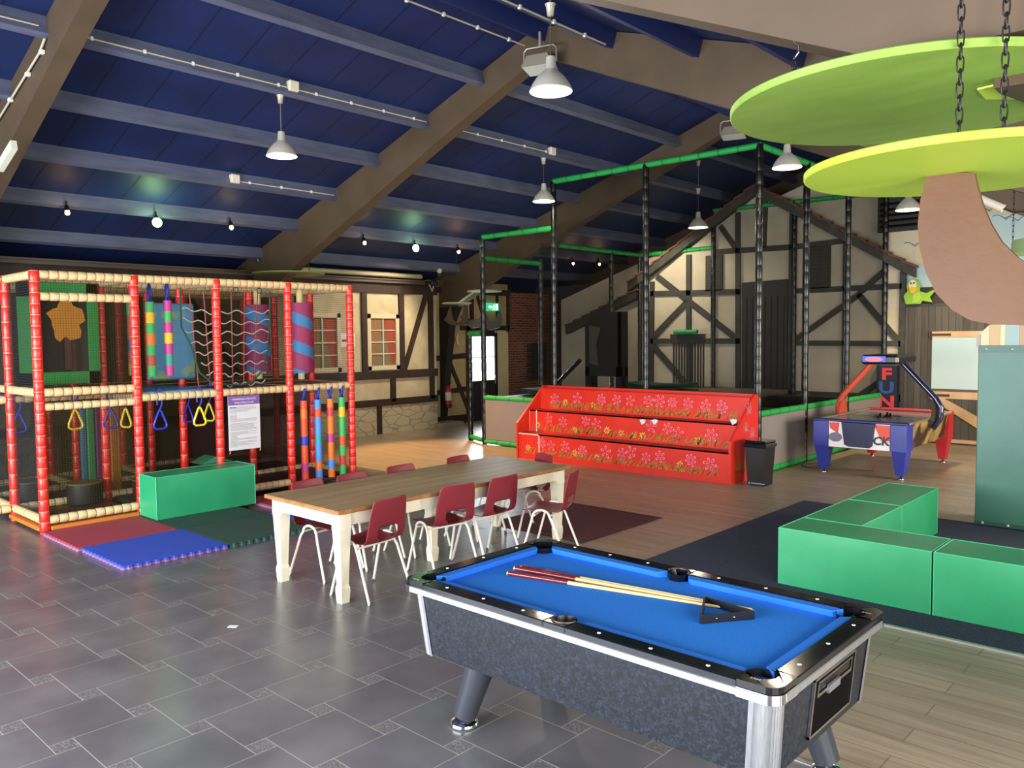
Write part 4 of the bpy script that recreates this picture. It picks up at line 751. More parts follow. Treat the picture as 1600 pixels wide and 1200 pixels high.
# hanging tubes, rollers and rings: things hung inside the frame
def banded(nm,label,x,y,z0,z1,r,bands,group,cat='hanging tube',lean=0,strap=True):
    t=thing(nm,label,cat,(x,y,z0),group); n=len(bands); P=Vector((x,y+lean,z0)); Q=Vector((x,y,z1))
    names={}
    for k,c in enumerate(bands):
        q=MB(); a_=P.lerp(Q,k/n);b_=P.lerp(Q,(k+1)/n); q.tube([a_,b_],r,14,0,k in(0,n-1)); q.build('foam_band',mat('foam_band_'+c[1:],c,.5),t)
    if strap: q=MB(); q.tube([Q+Vector((0,-.02,0)),Q+Vector((.055,-.02,.09)),Q+Vector((.055,-.01,.16)),Q+Vector((0,0,.21)),Q+Vector((-.055,.01,.16)),Q+Vector((-.055,.02,.09)),Q+Vector((0,.02,0))],.018,6); q.build('webbing_strap',mat('blue_webbing','#262f9a',.6),t)
    return t
o_,bl_,rd_,yl_,pk_,gn_,tq_='#ea7a24','#4a94e6','#d8452c','#f0c020','#c33b8c','#3fb45a','#2aa5b4'
NG='foam noodles hanging along the front of the climbing frame'
banded('foam_noodle','hanging foam noodle, mostly red-orange with a blue band',-9.86,6.33,.12,1.26,.05,[o_[:0]+'#e0562a','#c33b8c','#e0562a','#e0562a','#2a44c0','#e0562a','#e0562a',o_,'#e0562a'],NG)
banded('foam_noodle','hanging foam noodle, mostly light blue with two orange bands',-9.86,6.56,.12,1.26,.05,[bl_,o_,bl_,bl_,tq_,bl_,bl_,'#e0562a',bl_],NG)
banded('foam_noodle','hanging foam noodle, mostly orange with red, pink and blue bands',-9.86,6.77,.12,1.26,.05,[o_,bl_,o_,o_,pk_,o_,o_,'#d23c44',o_],NG)
banded('foam_noodle','hanging foam noodle, mostly green with yellow and red bands',-9.86,6.97,.13,1.27,.05,[gn_,'#cf3a42',gn_,'#e0562a',gn_,gn_,yl_,gn_],NG)
UG='banded tubes hanging on the upper floor of the climbing frame'
banded('foam_tube','green hanging tube with yellow and orange patches, upper floor',-10.05,4.31,1.68,2.6,.05,[gn_,'#b8503a',gn_,o_,gn_,yl_,gn_],UG)
banded('foam_tube','pink hanging tube with green and yellow patches, upper floor',-10.05,4.53,1.68,2.62,.05,[pk_,'#2f9c84',pk_,yl_,pk_,gn_,pk_],UG)
banded('foam_tube','dark red hanging tube behind the net of the upper floor',-10.6,4.3,1.68,2.6,.05,['#7c6a20','#7a3a2c','#26305c','#7a3a2c','#7a3a2c','#1f7c4c'],UG)
fp=MB(); fp.bbox(GX_[1]+.1,GX_[1]+.16,4.55,5.2,1.6,2.62,.02); fpn=fp.build('floral_panel',mat('floral_blue','#4f86a8',.6,col2='#7f9a74',scale=4,lo=.55,hi=.62)); tag(fpn,'pale blue padded panel with flower pattern on the upper floor','panel')
def roller(lab,x,y,z0,z1,r,ca,cb_):
    t=thing('spinning_roller',lab,'roller',(x,y,z0),'striped rollers on the upper floor of the climbing frame'); q=MB(); q.tube([(x,y,z0),(x,y,z1)],r,24); o=q.build('cylinder',stripe_mat('stripes'+str(int(y*100)),ca,cb_,2.4),t); uvcyl(o,c=(0,0))
    me=o.data
    q=MB(); q.cyl((x,y,z1),(x,y,z1+.2),.05); q.build('axle',M_cr,t); q=MB(); q.cyl((x,y,z0-.1),(x,y,z0),.05); q.build('axle',M_cr,t)
roller('pink and blue striped roller behind the climbing net',-10.9+.3,6.08,1.66,2.62,.17,'#8a2a58','#3a78b0'); roller('pink and blue striped roller right of the net, near the right end post',-10.9+.3,6.78,1.62,2.66,.18,'#a03464','#3f86c0')
def ring(x,y,zt_,colr,lab,face=0.0,tilt_=0):
    t=thing('hanging_ring',lab,'ring handle',(x,y,zt_),'triangular ring handles hanging in the climbing frame'); ca,sa=math.cos(face),math.sin(face)
    def Q(u,z): return (x+u*sa,y+u*ca,z)
    q=MB(); q.tube([Q(-.028,zt_-.04)]+[Q(-.035,zt_+.1),Q(0,zt_+.16),Q(.035,zt_+.1),Q(.028,zt_-.04),Q(0,zt_-.1)],.012,6); q.build('webbing_strap',MATS['blue_webbing'],t)
    q=MB(); pts=[Q(0,zt_-.1),Q(.02,zt_-.13),Q(.075,zt_-.27),Q(.078,zt_-.31),Q(.05,zt_-.335),Q(-.05,zt_-.335),Q(-.078,zt_-.31),Q(-.075,zt_-.27),Q(-.02,zt_-.13),Q(0,zt_-.1)]; q.tube(pts,.014,8); q.build('handle',mat('ring_'+colr[1:],colr,.3),t)
yl2,bl2='#e8cf30','#2230b4'
ring(-9.85,AX(250,650,-9.85).y,1.38,bl2,'blue triangular ring hanging left of centre above the green block'); ring(-9.85,AX(312,645,-9.85).y,1.38,yl2,'yellow triangular ring hanging above the green block'); 
ring(-10.3,AX(327,650,-10.3).y,1.38,yl2,'yellow triangular ring turned sideways beside the sign',1.1); ring(-10.6,AX(294,640,-10.6).y,1.36,bl2,'blue triangular ring in the shade behind the red post',1.2)
ring(-10.3,AX(118,655,-10.3).y,1.42,yl2,'yellow triangular ring hanging in the left netted bay'); ring(-10.2,AX(197,655,-10.2).y,1.4,yl2,'narrow yellow triangular ring beside the second red post',1.15); ring(-10.5,AX(173,650,-10.5).y,1.38,bl2,'blue triangular ring left of the narrow yellow one',.5); ring(-10.85,3.05,1.38,bl2,'dark blue triangular ring near the far left posts')
# climbing net with wavy cords
cn=thing('climbing_net','white and pink rope climbing net hanging on the upper floor','net',(-10.3,5.4,1.55),None)
q=MB(); q2=MB(); q3=MB(); xn=-10.22
ya,yb=4.78,6.06
for i in range(8):
    z=2.52-i*.14; pts=[]; n=36; y0=ya+.02*i+(.0 if i<3 else .05*(i-2)); y1=yb-.015*i
    for k in range(n+1):
        u=k/n; pts.append((xn-.05*math.sin(u*PI),y0+(y1-y0)*u,z-.10*math.sin(u*PI)*.3+.022*math.sin(u*2*PI*5.2+i*1.7)+.012*math.sin(u*13+i)))
    q.tube(pts,.0085,5)
for j in range(6):
    u=(j+.7)/6.5; pts=[(xn-.05,ya+(yb-ya)*(u*(1-.1*v)+.08*v*(.5-u)+.05*v),2.8-1.28*v) for v in [k/8 for k in range(9)]]; q2.tube(pts,.009,5)
q3.tube([(xn,ya,2.8),(xn,ya,2.3),(xn,ya+.12,2.05),(xn,ya+.22,1.7),(xn,ya+.4,1.55)],.012,6); q3.tube([(xn,yb,2.8),(xn,yb-.01,2.4),(xn,yb-.06,1.95),(xn,yb-.14,1.7),(xn,yb-.3,1.54)],.012,6); q3.tube([(xn,ya+.4,1.54),(xn,5.6,1.5),(xn,yb-.3,1.54)],.012,6)
for y in (5.15,5.9,5.55): q3.torus((xn,y,2.8),.035,.008,'x')
q.build('white_rope',mat('rope_white','#cfc9bd',.8),cn); q2.build('pink_rope',mat('rope_pink','#a85a50',.8),cn); q3.build('edge_rope',mat('rope_green','#24604c',.7),cn)
# rule sign on the frame
sg=thing('rules_sign','white printed rules poster with purple header tied to the front of the climbing frame','sign',(-9.8,5.38,.68)); xs=-9.79
q=MB(); q.box(xs-.006,xs,5.16,5.61,.68,1.39); q.build('sheet',mat('poster_white','#d9d6d8',.5),sg); q=MB(); q.box(xs,xs+.002,5.16,5.61,1.27,1.39); hd=q.build('header',mat('poster_purple','#7d559e',.5),sg)
q=MB(); q.text('PARKREGELS INDOOR',.034,(xs+.004,5.385,1.335),(0,1,0),(0,0,1),align='CENTER'); q.text('SPEELSTRUCTUUR',.034,(xs+.004,5.385,1.288),(0,1,0),(0,0,1),align='CENTER'); q.build('lettering',mat('letter_white','#f2eef6',.5),hd)
q=MB(); z=1.245
for k in range(34):
    L=random.choice((.1,.25,.3,.34,.38,.38)); 
    if k in (6,13,20): z-=.012
    q.box(xs,xs+.002,5.18,5.18+L,z-.005,z); z-=.0145
q.build('text_lines',mat('print_line','#8e8a94',.6),sg); q=MB(); q.box(xs+.002,xs+.003,5.18,5.27,1.235,1.247); q.build('heading',mat('heading_purple','#5d4a86',.6),sg)
q=MB(); [q.tube([(xs-.01,y,.69),(xs+.01,y,.66),(xs-.01,y,.64)],.008,5) for y in (5.17,5.6)]; q.build('cable_tie',mat('tie_orange','#c8702c',.5),sg)
# lower floor content
def drum(x,y,lab): t=thing('padded_drum',lab,'play drum',(x,y,.1),'round black padded stools in the climbing frame'); q=MB(); q.lathe([(0,.1),(.2,.1),(.205,.12),(.205,.33),(.2,.36)],(x,y,0)); q.build('side',M_black,t); q=MB(); q.lathe([(.2,.355),(.195,.365),(.17,.37),(0,.37)],(x,y,0)); q.torus((x,y,.36),.2,.012,'z'); q.build('top',mat('drum_rim','#6f6238',.4),t)
drum(-10.75,3.72,'round black padded stool behind the first red post'); drum(-10.4,4.38,'round black padded stool right of the purple board, half hidden'); drum(-11.4,3.3,'round black padded stool in the far left corner')
for i,(y,c,w_,lab) in enumerate(((3.83,'#2f7c9c',.07,'blue upright padded board on the lower floor'),(3.92,'#2f9c5a',.1,'green upright padded board between blue and purple'),(4.05,'#7d2f7a',.15,'purple upright padded board on the lower floor'),(4.22,'#d98a34',.13,'orange upright padded board with dark blot'))):
    q=MB(); q.bbox(-11.08,-11.02,y-w_/2,y+w_/2,.13,1.3,.015); tag(q.build('padded_board',mat('board_'+c[1:],c,.5)),lab,'board','coloured padded boards on the lower floor')
q=MB(); q.bbox(GX_[3]+.1,GX_[2]-.3,GY[0]-.3,GY[0]-.22,.3,1.2,.02); q.build('padded_panel',mat('panel_purple','#3e1a4c',.6),cf)
# ---------------------------------------------------------------- dining table and school chairs
dt=thing('dining_table','long wooden dining table with weathered brown top and cream painted legs','table',(-5.83,5.12,0)); tx0,tx1,ty0,ty1=-6.36,-5.26,3.66,6.58
M_top=plank_mat('weathered_table_top','#a88e68','#9a805c','#6f5a40',.183,4,.5,'y'); M_edge=mat('oak_edge','#a8713c',.55,col2='#8a5a2e',scale=12,stretch=(1,1,1)); M_crm=mat('cream_leg_paint','#efe8d2',.5,col2='#e6dcc0',scale=4)
q=MB(); q.bbox(tx0,tx1,ty0,ty1,.736,.77,.006); tt=q.build('table_top',M_edge,dt); q=MB(); q.box(tx0+.006,tx1-.006,ty0+.006,ty1-.006,.769,.7712); q.build('top_surface',M_top,tt)
q=MB()
for A in ((tx0+.08,tx1-.08,ty0+.07,ty0+.095),(tx0+.08,tx1-.08,ty1-.095,ty1-.07),(tx0+.07,tx0+.095,ty0+.08,ty1-.08),(tx1-.095,tx1-.07,ty0+.08,ty1-.08)): q.box(*A,.625,.736)
q.build('apron',M_crm,dt)
for x in (tx0+.05,tx1-.16):
    for y in (ty0+.05,(ty0+ty1)/2-.12,ty1-.16):
        if abs(y-(ty0+ty1)/2)<.3:
            if x>tx0+.1: continue
            xx0=-5.79
        else: xx0=x
        q=MB(); A=.11; c=(xx0+A/2,y+A/2)
        def ringv(z,h): return [(c[0]-h,c[1]-h,z),(c[0]+h,c[1]-h,z),(c[0]+h,c[1]+h,z),(c[0]-h,c[1]+h,z)]
        lev=[(.0,.036),(.09,.042),(.12,.042),(.15,.034),(.58,.052),(.6,.055),(.735,.055)]; vs=[];fs=[]
        for z,h in lev: vs+=ringv(z,h)
        for i in range(len(lev)-1):
            for k in range(4): fs.append((i*4+k,i*4+(k+1)%4,(i+1)*4+(k+1)%4,(i+1)*4+k))
        q.add(vs,fs+[(3,2,1,0)]); q.build('leg',M_crm,dt)
# chair prototype: origin on floor, sitter faces +y
M_shell=mat('maroon_plastic','#7d2530',.42,bump=.12,bscale=120,spec=.4); M_leg=mat('cream_tube','#e4ddd0',.35)
def chair_proto():
    r=thing('school_chair','x','chair',(0,0,0),'maroon school chairs around the dining table')
    # one-piece shell: profile (y,z) with half-width, gap left for the hand-hold slot
    prof=[(y_*1.1,z_*1.035,w_*1.1) for y_,z_,w_ in [(.20,.425,.17),(.195,.437,.185),(.15,.442,.195),(.05,.436,.2),(-.05,.428,.2),(-.12,.43,.2),(-.165,.448,.2),(-.19,.485,.2),(-.2,.53,.198),(-.206,.57,.196),(-.222,.66,.19),(-.235,.74,.18),(-.245,.79,.168),(-.248,.802,.15)]]
    n=12; vs=[]; 
    for (y,z,w) in prof:
        for k in range(n+1):
            u=-1+2*k/n; cv=.02*u*u; back=z>.46
            vs.append((w*u, y+(cv if back else 0), z+(0 if back else cv*.9)))
    fs=[]
    for i in range(len(prof)-1):
        for k in range(n):
            if i in (7,8) and 3<=k<=8: continue
            if i==6 and 4<=k<=7: continue
            fs.append((i*(n+1)+k,i*(n+1)+k+1,(i+1)*(n+1)+k+1,(i+1)*(n+1)+k))
    q=MB(); q.add(vs,fs,0,True); o=q.build('seat_shell',M_shell,r); sf=o.modifiers.new('thick','SOLIDIFY'); sf.thickness=.008; sf.offset=-1; sb=o.modifiers.new('sub','SUBSURF'); sb.levels=1; sb.render_levels=1
    def arc(x): 
        pts=[(x*1.12,-.235,.0),(x*1.03,-.09,.38)]
        c=(-.0,.40); R=.085
        for k in range(9): a_=PI-PI*k/8; pts.append((x*1.0,.0+.0+R*math.cos(a_)+.02,.415+R*.75*math.sin(a_)))
        pts+= [(x*1.03,.125,.34),(x*1.12,.225,0)]; return pts
    for s_ in (-1,1):
        q=MB(); q.tube(arc(.215*s_),.0115,10,0,True); q.build('leg_loop',M_leg,r)
        q=MB(); [q.cyl((.215*1.12*s_,y,0),(.2*1.12*s_,y*.985,.02),.0135,n=10) for y in (-.235,.225)]; q.build('foot_cap',mat('foot_grey','#55565a',.6),r)
    q=MB(); q.tube([(-.215,-.06,.42),(.215,-.06,.42)],.01,8); q.tube([(-.215,.09,.425),(.215,.09,.425)],.01,8); q.build('cross_bar',M_leg,r)
    return r
ch=chair_proto(); cpos=[
 ((-5.13,4.10),186,'maroon chair on the near side of the table, nearest its left end'),
 ((-5.14,4.86),173,'maroon chair in the middle of the three pushed in on the near side'),
 ((-5.12,5.44),180,'maroon chair on the near side, third from the left end'),
 ((-4.78,6.06),203,'maroon chair turned at an angle at the right front corner of the table'),
 ((-6.42,4.12),8,'maroon chair on the far side seen between the left table legs'),
 ((-6.42,4.62),4,'maroon chair on the far side, second from the left, back edge showing'),
 ((-6.42,5.22),2,'maroon chair on the far side, third from the left, back edge showing'),
 ((-6.42,6.02),6,'maroon chair on the far side, fourth from the left, back edge showing'),
 ((-5.75,6.76),250,'maroon chair at the right end of the table against the red steps')]
for i,((x,y),ang,lab) in enumerate(cpos):
    a_=math.radians(ang); d=Vector((math.cos(a_),math.sin(a_),0)); p=Vector((x,y,0))+d*.27
    o=ch if i==0 else copy_tree(ch); o.location=(p.x,p.y,.0); o.rotation_euler=(0,0,a_-PI/2); o['label']=lab
# ---------------------------------------------------------------- pool table
px0,px1,py0,py1,pz=-3.38,-1.25,2.76,3.92,.82
pt=thing('pool_table','coin-operated pool table with blue cloth and blue-black marbled body','pool table',((px0+px1)/2,(py0+py1)/2,0))
M_marb=mat('navy_marble_laminate','#11151c',.4,col2='#3a4454',scale=52,detail=9,lo=.45,hi=.85); M_marb2=M_marb
nt=M_marb.node_tree
for n_ in nt.nodes:
    if n_.type=='TEX_NOISE': n_.inputs['Distortion'].default_value=1.3; n_.inputs['Roughness'].default_value=.6
ins=.035; bz0,bz1=.42,.745; bi=.11
def slanted(x0,x1,y0,y1,z0,z1,k,m,nm,par):
    q=MB(); taper(q,x0,x1,y0,y1,z0,z1,k); return q.build(nm,m,par)
KT=.032; bx0,bx1,by0,by1=px0+ins,px1-ins,py0+ins,py1-ins
q=MB(); cc=.06; oct_=lambda k:[(bx0+k+cc,by0+k),(bx1-k-cc,by0+k),(bx1-k,by0+k+cc),(bx1-k,by1-k-cc),(bx1-k-cc,by1-k),(bx0+k+cc,by1-k),(bx0+k,by1-k-cc),(bx0+k,by0+k+cc)]
vs=[(x_,y_,bz0) for x_,y_ in oct_(KT)]+[(x_,y_,bz1) for x_,y_ in oct_(0)]; q.add(vs,[tuple(range(8))[::-1],tuple(range(8,16))]+[(k_,(k_+1)%8,8+(k_+1)%8,8+k_) for k_ in range(8)]); q.build('cabinet',M_marb,pt)
# fluted aluminium corner strips following the taper
for cx,cy,sx,sy in ((bx0,by0,1,1),(bx1,by0,-1,1),(bx0,by1,1,-1),(bx1,by1,-1,-1)):
    q=MB(); n=18; vs=[];fs=[]; Rr=.075
    for zi,(z,k) in enumerate(((bz0-.01,KT),(bz1,0))):
        prof_=[(Rr+.02,-.004)]+[(Rr-(Rr+.004-.003*(j%2))*math.sin(PI/2*j/n)*1.0, Rr-(Rr+.004-.003*(j%2))*math.cos(PI/2*j/n)) for j in range(n+1)]+[(-.004,Rr+.02)]
        for u_,v_ in prof_: vs.append((cx+sx*(k+u_),cy+sy*(k+v_),z))
    m2=n+3
    for j in range(m2-1): fs.append((j,j+1,m2+j+1,m2+j))
    q.add(vs,fs,0)
    q.build('corner_strip',M_alu,pt)
M_rail=mat('rail_black_laminate','#0b0d15',.14,coat=.3,col2='#11131c',scale=3)
rw=.105; hw=.022
q=MB()
# rail tops (black) around the opening with gaps at the pockets
def railbox(x0,x1,y0,y1): q.bbox(x0,x1,y0,y1,pz-.05,pz,.004)
cr_=.165; mr=.065; xm=(px0+px1)/2
for (xa_,xb_) in ((px0+cr_,xm-mr),(xm+mr,px1-cr_)): railbox(xa_,xb_,py0,py0+rw*.86); railbox(xa_,xb_,py1-rw*.86,py1)
railbox(px0,px0+rw*.86,py0+cr_,py1-cr_); railbox(px1-rw*.86,px1,py0+cr_,py1-cr_)
for yy_ in (py0,py1): s_=1 if yy_==py0 else -1; q.bbox(xm-mr,xm+mr,min(yy_,yy_+s_*.045),max(yy_,yy_+s_*.045),pz-.05,pz,.004)
q.build('rail_top',M_rail,pt)
q=MB()
for A in ((px0+.06,px1-.06,py0-.006,py0+.012),(px0+.06,px1-.06,py1-.012,py1+.006)): q.bbox(*A,pz-.062,pz-.028,.004)
for A in ((px0-.006,px0+.012,py0+.06,py1-.06),(px1-.012,px1+.006,py0+.06,py1-.06)): q.bbox(*A,pz-.062,pz-.028,.004)
q.build('rail_trim',M_alu,pt)
q=MB(); q.box(bx0,bx1,by0,by1,bz1-.002,pz-.05); q.build('rail_underside',M_black,pt)
# moulded corner caps with pocket openings
for cx,cy,sx,sy in ((px0,py0,1,1),(px1,py0,-1,1),(px0,py1,1,-1),(px1,py1,-1,-1)):
    q=MB(); R=.09; out=[]; inn=[]; n=12
    # outer rounded corner, inner pocket arc
    out=[(cr_,0)]+[(.06-.06*math.sin(PI/2*j/8),.06-.06*math.cos(PI/2*j/8)) for j in range(9)]+[(0,cr_)]
    pc=(.118,.118); pr_=.066
    inn=[(cr_,rw*.86)]+[(pc[0]+pr_*math.cos(a_),pc[1]+pr_*math.sin(a_)) for a_ in [math.radians(-18-(234)*j/8) for j in range(9)]]+[(rw*.86,cr_)]
    vs=[(cx+sx*u,cy+sy*v,z) for z in (pz+.003,pz-.06) for (u,v) in out+inn]; m_=len(out); N=2*m_
    fs=[(j,j+1,m_+j+1,m_+j) for j in range(m_-1)]+[(j,N+j,N+j+1,j+1) for j in range(m_-1)]+[(m_+j,m_+j+1,N+m_+j+1,N+m_+j) for j in range(m_-1)]
    q.add(vs,fs,0,False); q.build('corner_cap',mat('corner_cap_black','#0d0e12',.2,coat=.3),pt)
    q=MB(); vs=[(cx+sx*(u-.004 if u<.06 else u),cy+sy*(v-.004 if v<.06 else v),z) for z in (pz-.026,pz-.064) for (u,v) in out]; q.add(vs,[(j,m_+j,m_+j+1,j+1) for j in range(m_-1)],0,True); q.build('corner_trim',M_chrome,pt)
    q=MB(); px_,py_=cx+sx*pc[0],cy+sy*pc[1]; q.lathe([(.069,-.01),(.066,-.05),(.06,-.065),(0,-.07)],(px_,py_,pz),16); q.build('pocket',mat('pocket_black','#0a0a0b',.3),pt)
for yy_,s_ in ((py0,1),(py1,-1)):
    q=MB(); q.lathe([(.058,0),(.05,-.04),(.045,-.06),(0,-.065)],(xm,yy_+s_*.085,pz-.003),16); q.build('pocket',MATS['pocket_black'],pt)
    q=MB(); q.tube([(xm+.06*math.cos(a_),yy_+s_*(.085-.06*math.sin(a_)),pz+.002) for a_ in [PI*k/12 for k in range(13)]],.006,6); q.build('pocket_rim',mat('rim_bronze','#4b4640',.3,.5),pt)
M_cloth=mat('blue_pool_cloth','#3380de',.95,col2='#2b76d4',scale=90,spec=.1); M_cush=mat('blue_cushion','#2c74d6',.9,spec=.15)
q=MB(); L_=px1-px0; W2=py1-py0; pl_=[(.215,.07),(L_/2-.07,.07),(L_/2-.03,.13),(L_/2+.03,.13),(L_/2+.07,.07),(L_-.215,.07),(L_-.07,.215),(L_-.07,W2-.215),(L_-.215,W2-.07),(L_/2+.07,W2-.07),(L_/2+.03,W2-.13),(L_/2-.03,W2-.13),(L_/2-.07,W2-.07),(.215,W2-.07),(.07,W2-.215),(.07,.215)]
q.prism([(px0+u_,py0+v_,pz-.06) for u_,v_ in pl_],(0,0,.018))
q.build('cloth_bed',M_cloth,pt)
cz=pz-.006; bd=pz-.042
def cushion(p,q_,nx,ny):   # p,q_: ends on the rail line, (nx,ny) points to the bed
    p=Vector((*p,0));q2_=Vector((*q_,0)); d=(q2_-p).normalized(); n_=Vector((nx,ny,0)); W_=.05; c=.035
    A=[p+n_*0+Vector((0,0,cz)),q2_+Vector((0,0,cz)),q2_-d*c+n_*W_+Vector((0,0,cz-.002)),p+d*c+n_*W_+Vector((0,0,cz-.002))]
    B=[p+Vector((0,0,bd)),q2_+Vector((0,0,bd)),q2_-d*c+n_*(W_-.014)+Vector((0,0,bd)),p+d*c+n_*(W_-.014)+Vector((0,0,bd))]
    q=MB(); q.add(A+B,[(0,1,2,3),(3,2,6,7),(2,1,5,6),(0,3,7,4),(1,0,4,5)]); q.build('cushion',M_cush,pt)
e=rw*.86
for s0,s1 in ((px0+cr_,xm-mr),(xm+mr,px1-cr_)): cushion((s0,py0+e),(s1,py0+e),0,1); cushion((s0,py1-e),(s1,py1-e),0,-1)
cushion((px0+e,py0+cr_),(px0+e,py1-cr_),1,0); cushion((px1-e,py0+cr_),(px1-e,py1-cr_),-1,0)
q=MB()
for f_ in (.145,.27,.395,.605,.73,.855): 
    for yy_ in (py0+.045,py1-.045): q.lathe([(.0085,.0),(.0085,.0015),(0,.0018)],(px0+(px1-px0)*f_,yy_,pz),12)
for f_ in (.25,.5,.75):
    for xx_ in (px0+.045,px1-.045): q.lathe([(.0085,.0),(.0085,.0015),(0,.0018)],(xx_,py0+(py1-py0)*f_,pz),12)
q.build('sight_dot',M_white,pt)
for x,y in ((px0+.38,py0+.25),(px1-.32,py0+.25),(px0+.38,py1-.25),(px1-.36,py1-.14)):
    fx=-.3 if x<xm else .3; q=MB(); q.tube([(x,y,bz0+.02),(x+fx*.45,y+(-.03 if y<3.3 else .03),.06)],.1,20,0,True,[.085,.062]); q.build('leg',mat('leg_grey_black','#3c3f48',.35,.2),pt)
    xx_,yy_=x+fx*.47,y+(-.03 if y<3.3 else .03); q=MB(); q.lathe([(0,0),(.078,0),(.084,.012),(.075,.03),(.045,.045),(.025,.05),(.025,.08)],(xx_,yy_,0)); q.build('levelling_foot',M_chrome,pt)
# ball return recess in the end panel
def EX(z): return bx1-KT*(bz1-z)/(bz1-bz0)
def epan(y0,y1,z0,z1,d,m,nm,par=pt): 
    q=MB(); q.prism([(EX(z0)+d,y0,z0),(EX(z0)+d,y1,z0),(EX(z1)+d,y1,z1),(EX(z1)+d,y0,z1)],(-.012,0,0)); return q.build(nm,m,par)
bf_=epan(3.17,3.60,.475,.725,.006,mat('recess_black','#050506',.9,spec=.1),'ball_return')
for A in ((3.16,3.61,.715,.728),(3.16,3.61,.468,.48),(3.16,3.172,.468,.728),(3.598,3.61,.468,.728),(3.2,3.57,.635,.65),(3.2,3.21,.65,.7),(3.56,3.57,.65,.7),(3.2,3.57,.695,.703)): epan(*A,.014,M_chrome,'recess_trim',bf_)
epan(3.3,3.42,.625,.66,.024,M_alu,'coin_flap',bf_); epan(3.22,3.55,.655,.69,.01,M_rail,'upper_window',bf_)
for p_,q_ in (((px1-.1,py0+.045),'a'),((px1-.045,py1-.1),'b'),((px0+.09,py0+.03),'c')):
    t=MB(); t.text('SAM',.022,(p_[0]-.03,p_[1]-.01,pz+.0045),(1,0,0),(0,1,0)); t.build('cap_lettering',M_white,pt)
# cues and rack
def cue(a_,b_,lab,dz=0):
    r=thing('pool_cue',lab,'cue',(a_[0],a_[1],bd),'pool cues lying side by side on the blue cloth'); A=Vector((*a_,bd+.0155+dz));B=Vector((*b_,bd+.009+dz)); m=A.lerp(B,.29)
    q=MB(); q.tube([A,m],.015,12,0,True,[.0145,.0115]); q.build('butt',mat('cue_maroon','#6e211c',.2,coat=.5),r); q=MB(); q.tube([A-(B-A)*.006,A],.0125,10); q.build('bumper',mat('cue_bumper','#b9aea8',.5),r)
    q=MB(); q.tube([m,B],.01,12,0,True,[.0113,.006]); q.build('shaft',mat('cue_maple','#d8bc84',.35),r); q=MB(); q.tube([B,B+(B-A)*.01],.006,10); q.build('tip',mat('cue_tip','#e6e4de',.5),r)
c0=AZp(795,900,bd); c0b=AZp(800,893,bd); c1=AZp(1150,955,bd); c1b=AZp(1172,958,bd)
cue((c0.x,c0.y),(c1.x,c1.y),'front pool cue with maroon butt, nearest the camera'); cue((c0b.x+.01,c0b.y+.02),(c1b.x,c1b.y+.012),'middle pool cue, tip reaching past the rack'); cue((c0b.x+.03,c0b.y+.055),(c1b.x-.02,c1b.y+.03),'rear pool cue, farthest from the camera')
T_=[AZp(1093,976,bd),AZp(1182,968,bd),AZp(1100,943,bd)]; tr=thing('ball_rack','black triangular ball rack lying over the cue tips','ball rack',(T_[0].x,T_[0].y,bd))
q=MB(); n=6; cen=(T_[0]+T_[1]+T_[2])/3; outer=[];inner=[]
for i in range(3):
    P=T_[i]; a_=(T_[(i-1)%3]-P).normalized(); b_=(T_[(i+1)%3]-P).normalized(); rc=.02
    for k in range(n+1): u=k/n; p=P+a_*rc*(1-u)**2+b_*rc*u**2; outer.append(p); inner.append(p+(cen-p).normalized()*.017)
N=len(outer); z0_,z1_=bd+.001,bd+.04; vs=[(p.x,p.y,z) for z in (z0_,z1_) for p in outer+inner]
fs=[]
for j in range(N):
    k=(j+1)%N; fs+=[(j,k,2*N+k,2*N+j),(N+k,N+j,3*N+j,3*N+k),(2*N+j,2*N+k,3*N+k,3*N+j),(k,j,N+j,N+k)]
q.add(vs,fs); q.build('rack_frame',mat('rack_black','#15161a',.3),tr)
q=MB(); [q.ball(tuple(T_[0].lerp(T_[1],u)+(cen-T_[0].lerp(T_[1],u)).normalized()*-.002+Vector((0,0,.022))),.004,6) for u in (.3,.6)]; q.build('stud',M_chrome,tr)
# ---------------------------------------------------------------- pendant lamps
def pendant_proto():
    r=thing('pendant_lamp','x','lamp',(0,0,0),'aluminium bell pendant lamps hanging from the roof')
    q=MB(); q.lathe([(.19,0),(.195,.004),(.188,.02),(.17,.06),(.13,.12),(.085,.165),(.058,.19),(.05,.2),(.042,.3),(.038,.31),(0,.315)],(0,0,0),32); q.lathe([(.187,.004),(.165,.06),(.125,.115),(.08,.16),(.0,.185)],(0,0,0),32,1); q.build('shade',[mat('spun_aluminium','#d9d4c6',.35,.35),mat('shade_inside','#f4efe2',.5,emit=.9)],r)
    q=MB(); q.ball((0,0,.07),.05,8,0,(1,1,1.25)); q.build('bulb',mat('bulb_glow','#fff2dc',.3,emit=6),r)
    return r
pl=pendant_proto()
LP=[((-9.2,5.68,4.44),.62,'bell pendant lamp left of centre, under the purlin with white conduit'),((-4.72,5.65,4.30),.75,'largest bell pendant lamp, top centre beside the grey floodlight'),((-9.2,10.8,4.46),.72,'bell pendant lamp beside the tall green-topped netting post'),((-8.2,14.3,4.23),.9,'small bell pendant lamp seen through the netting before the roof edge'),((-4.72,10.55,4.34),.8,'bell pendant lamp just below the large green disc'),((-4.2,13.9,4.08),.7,'bell pendant lamp left of the brown hanging panel')]
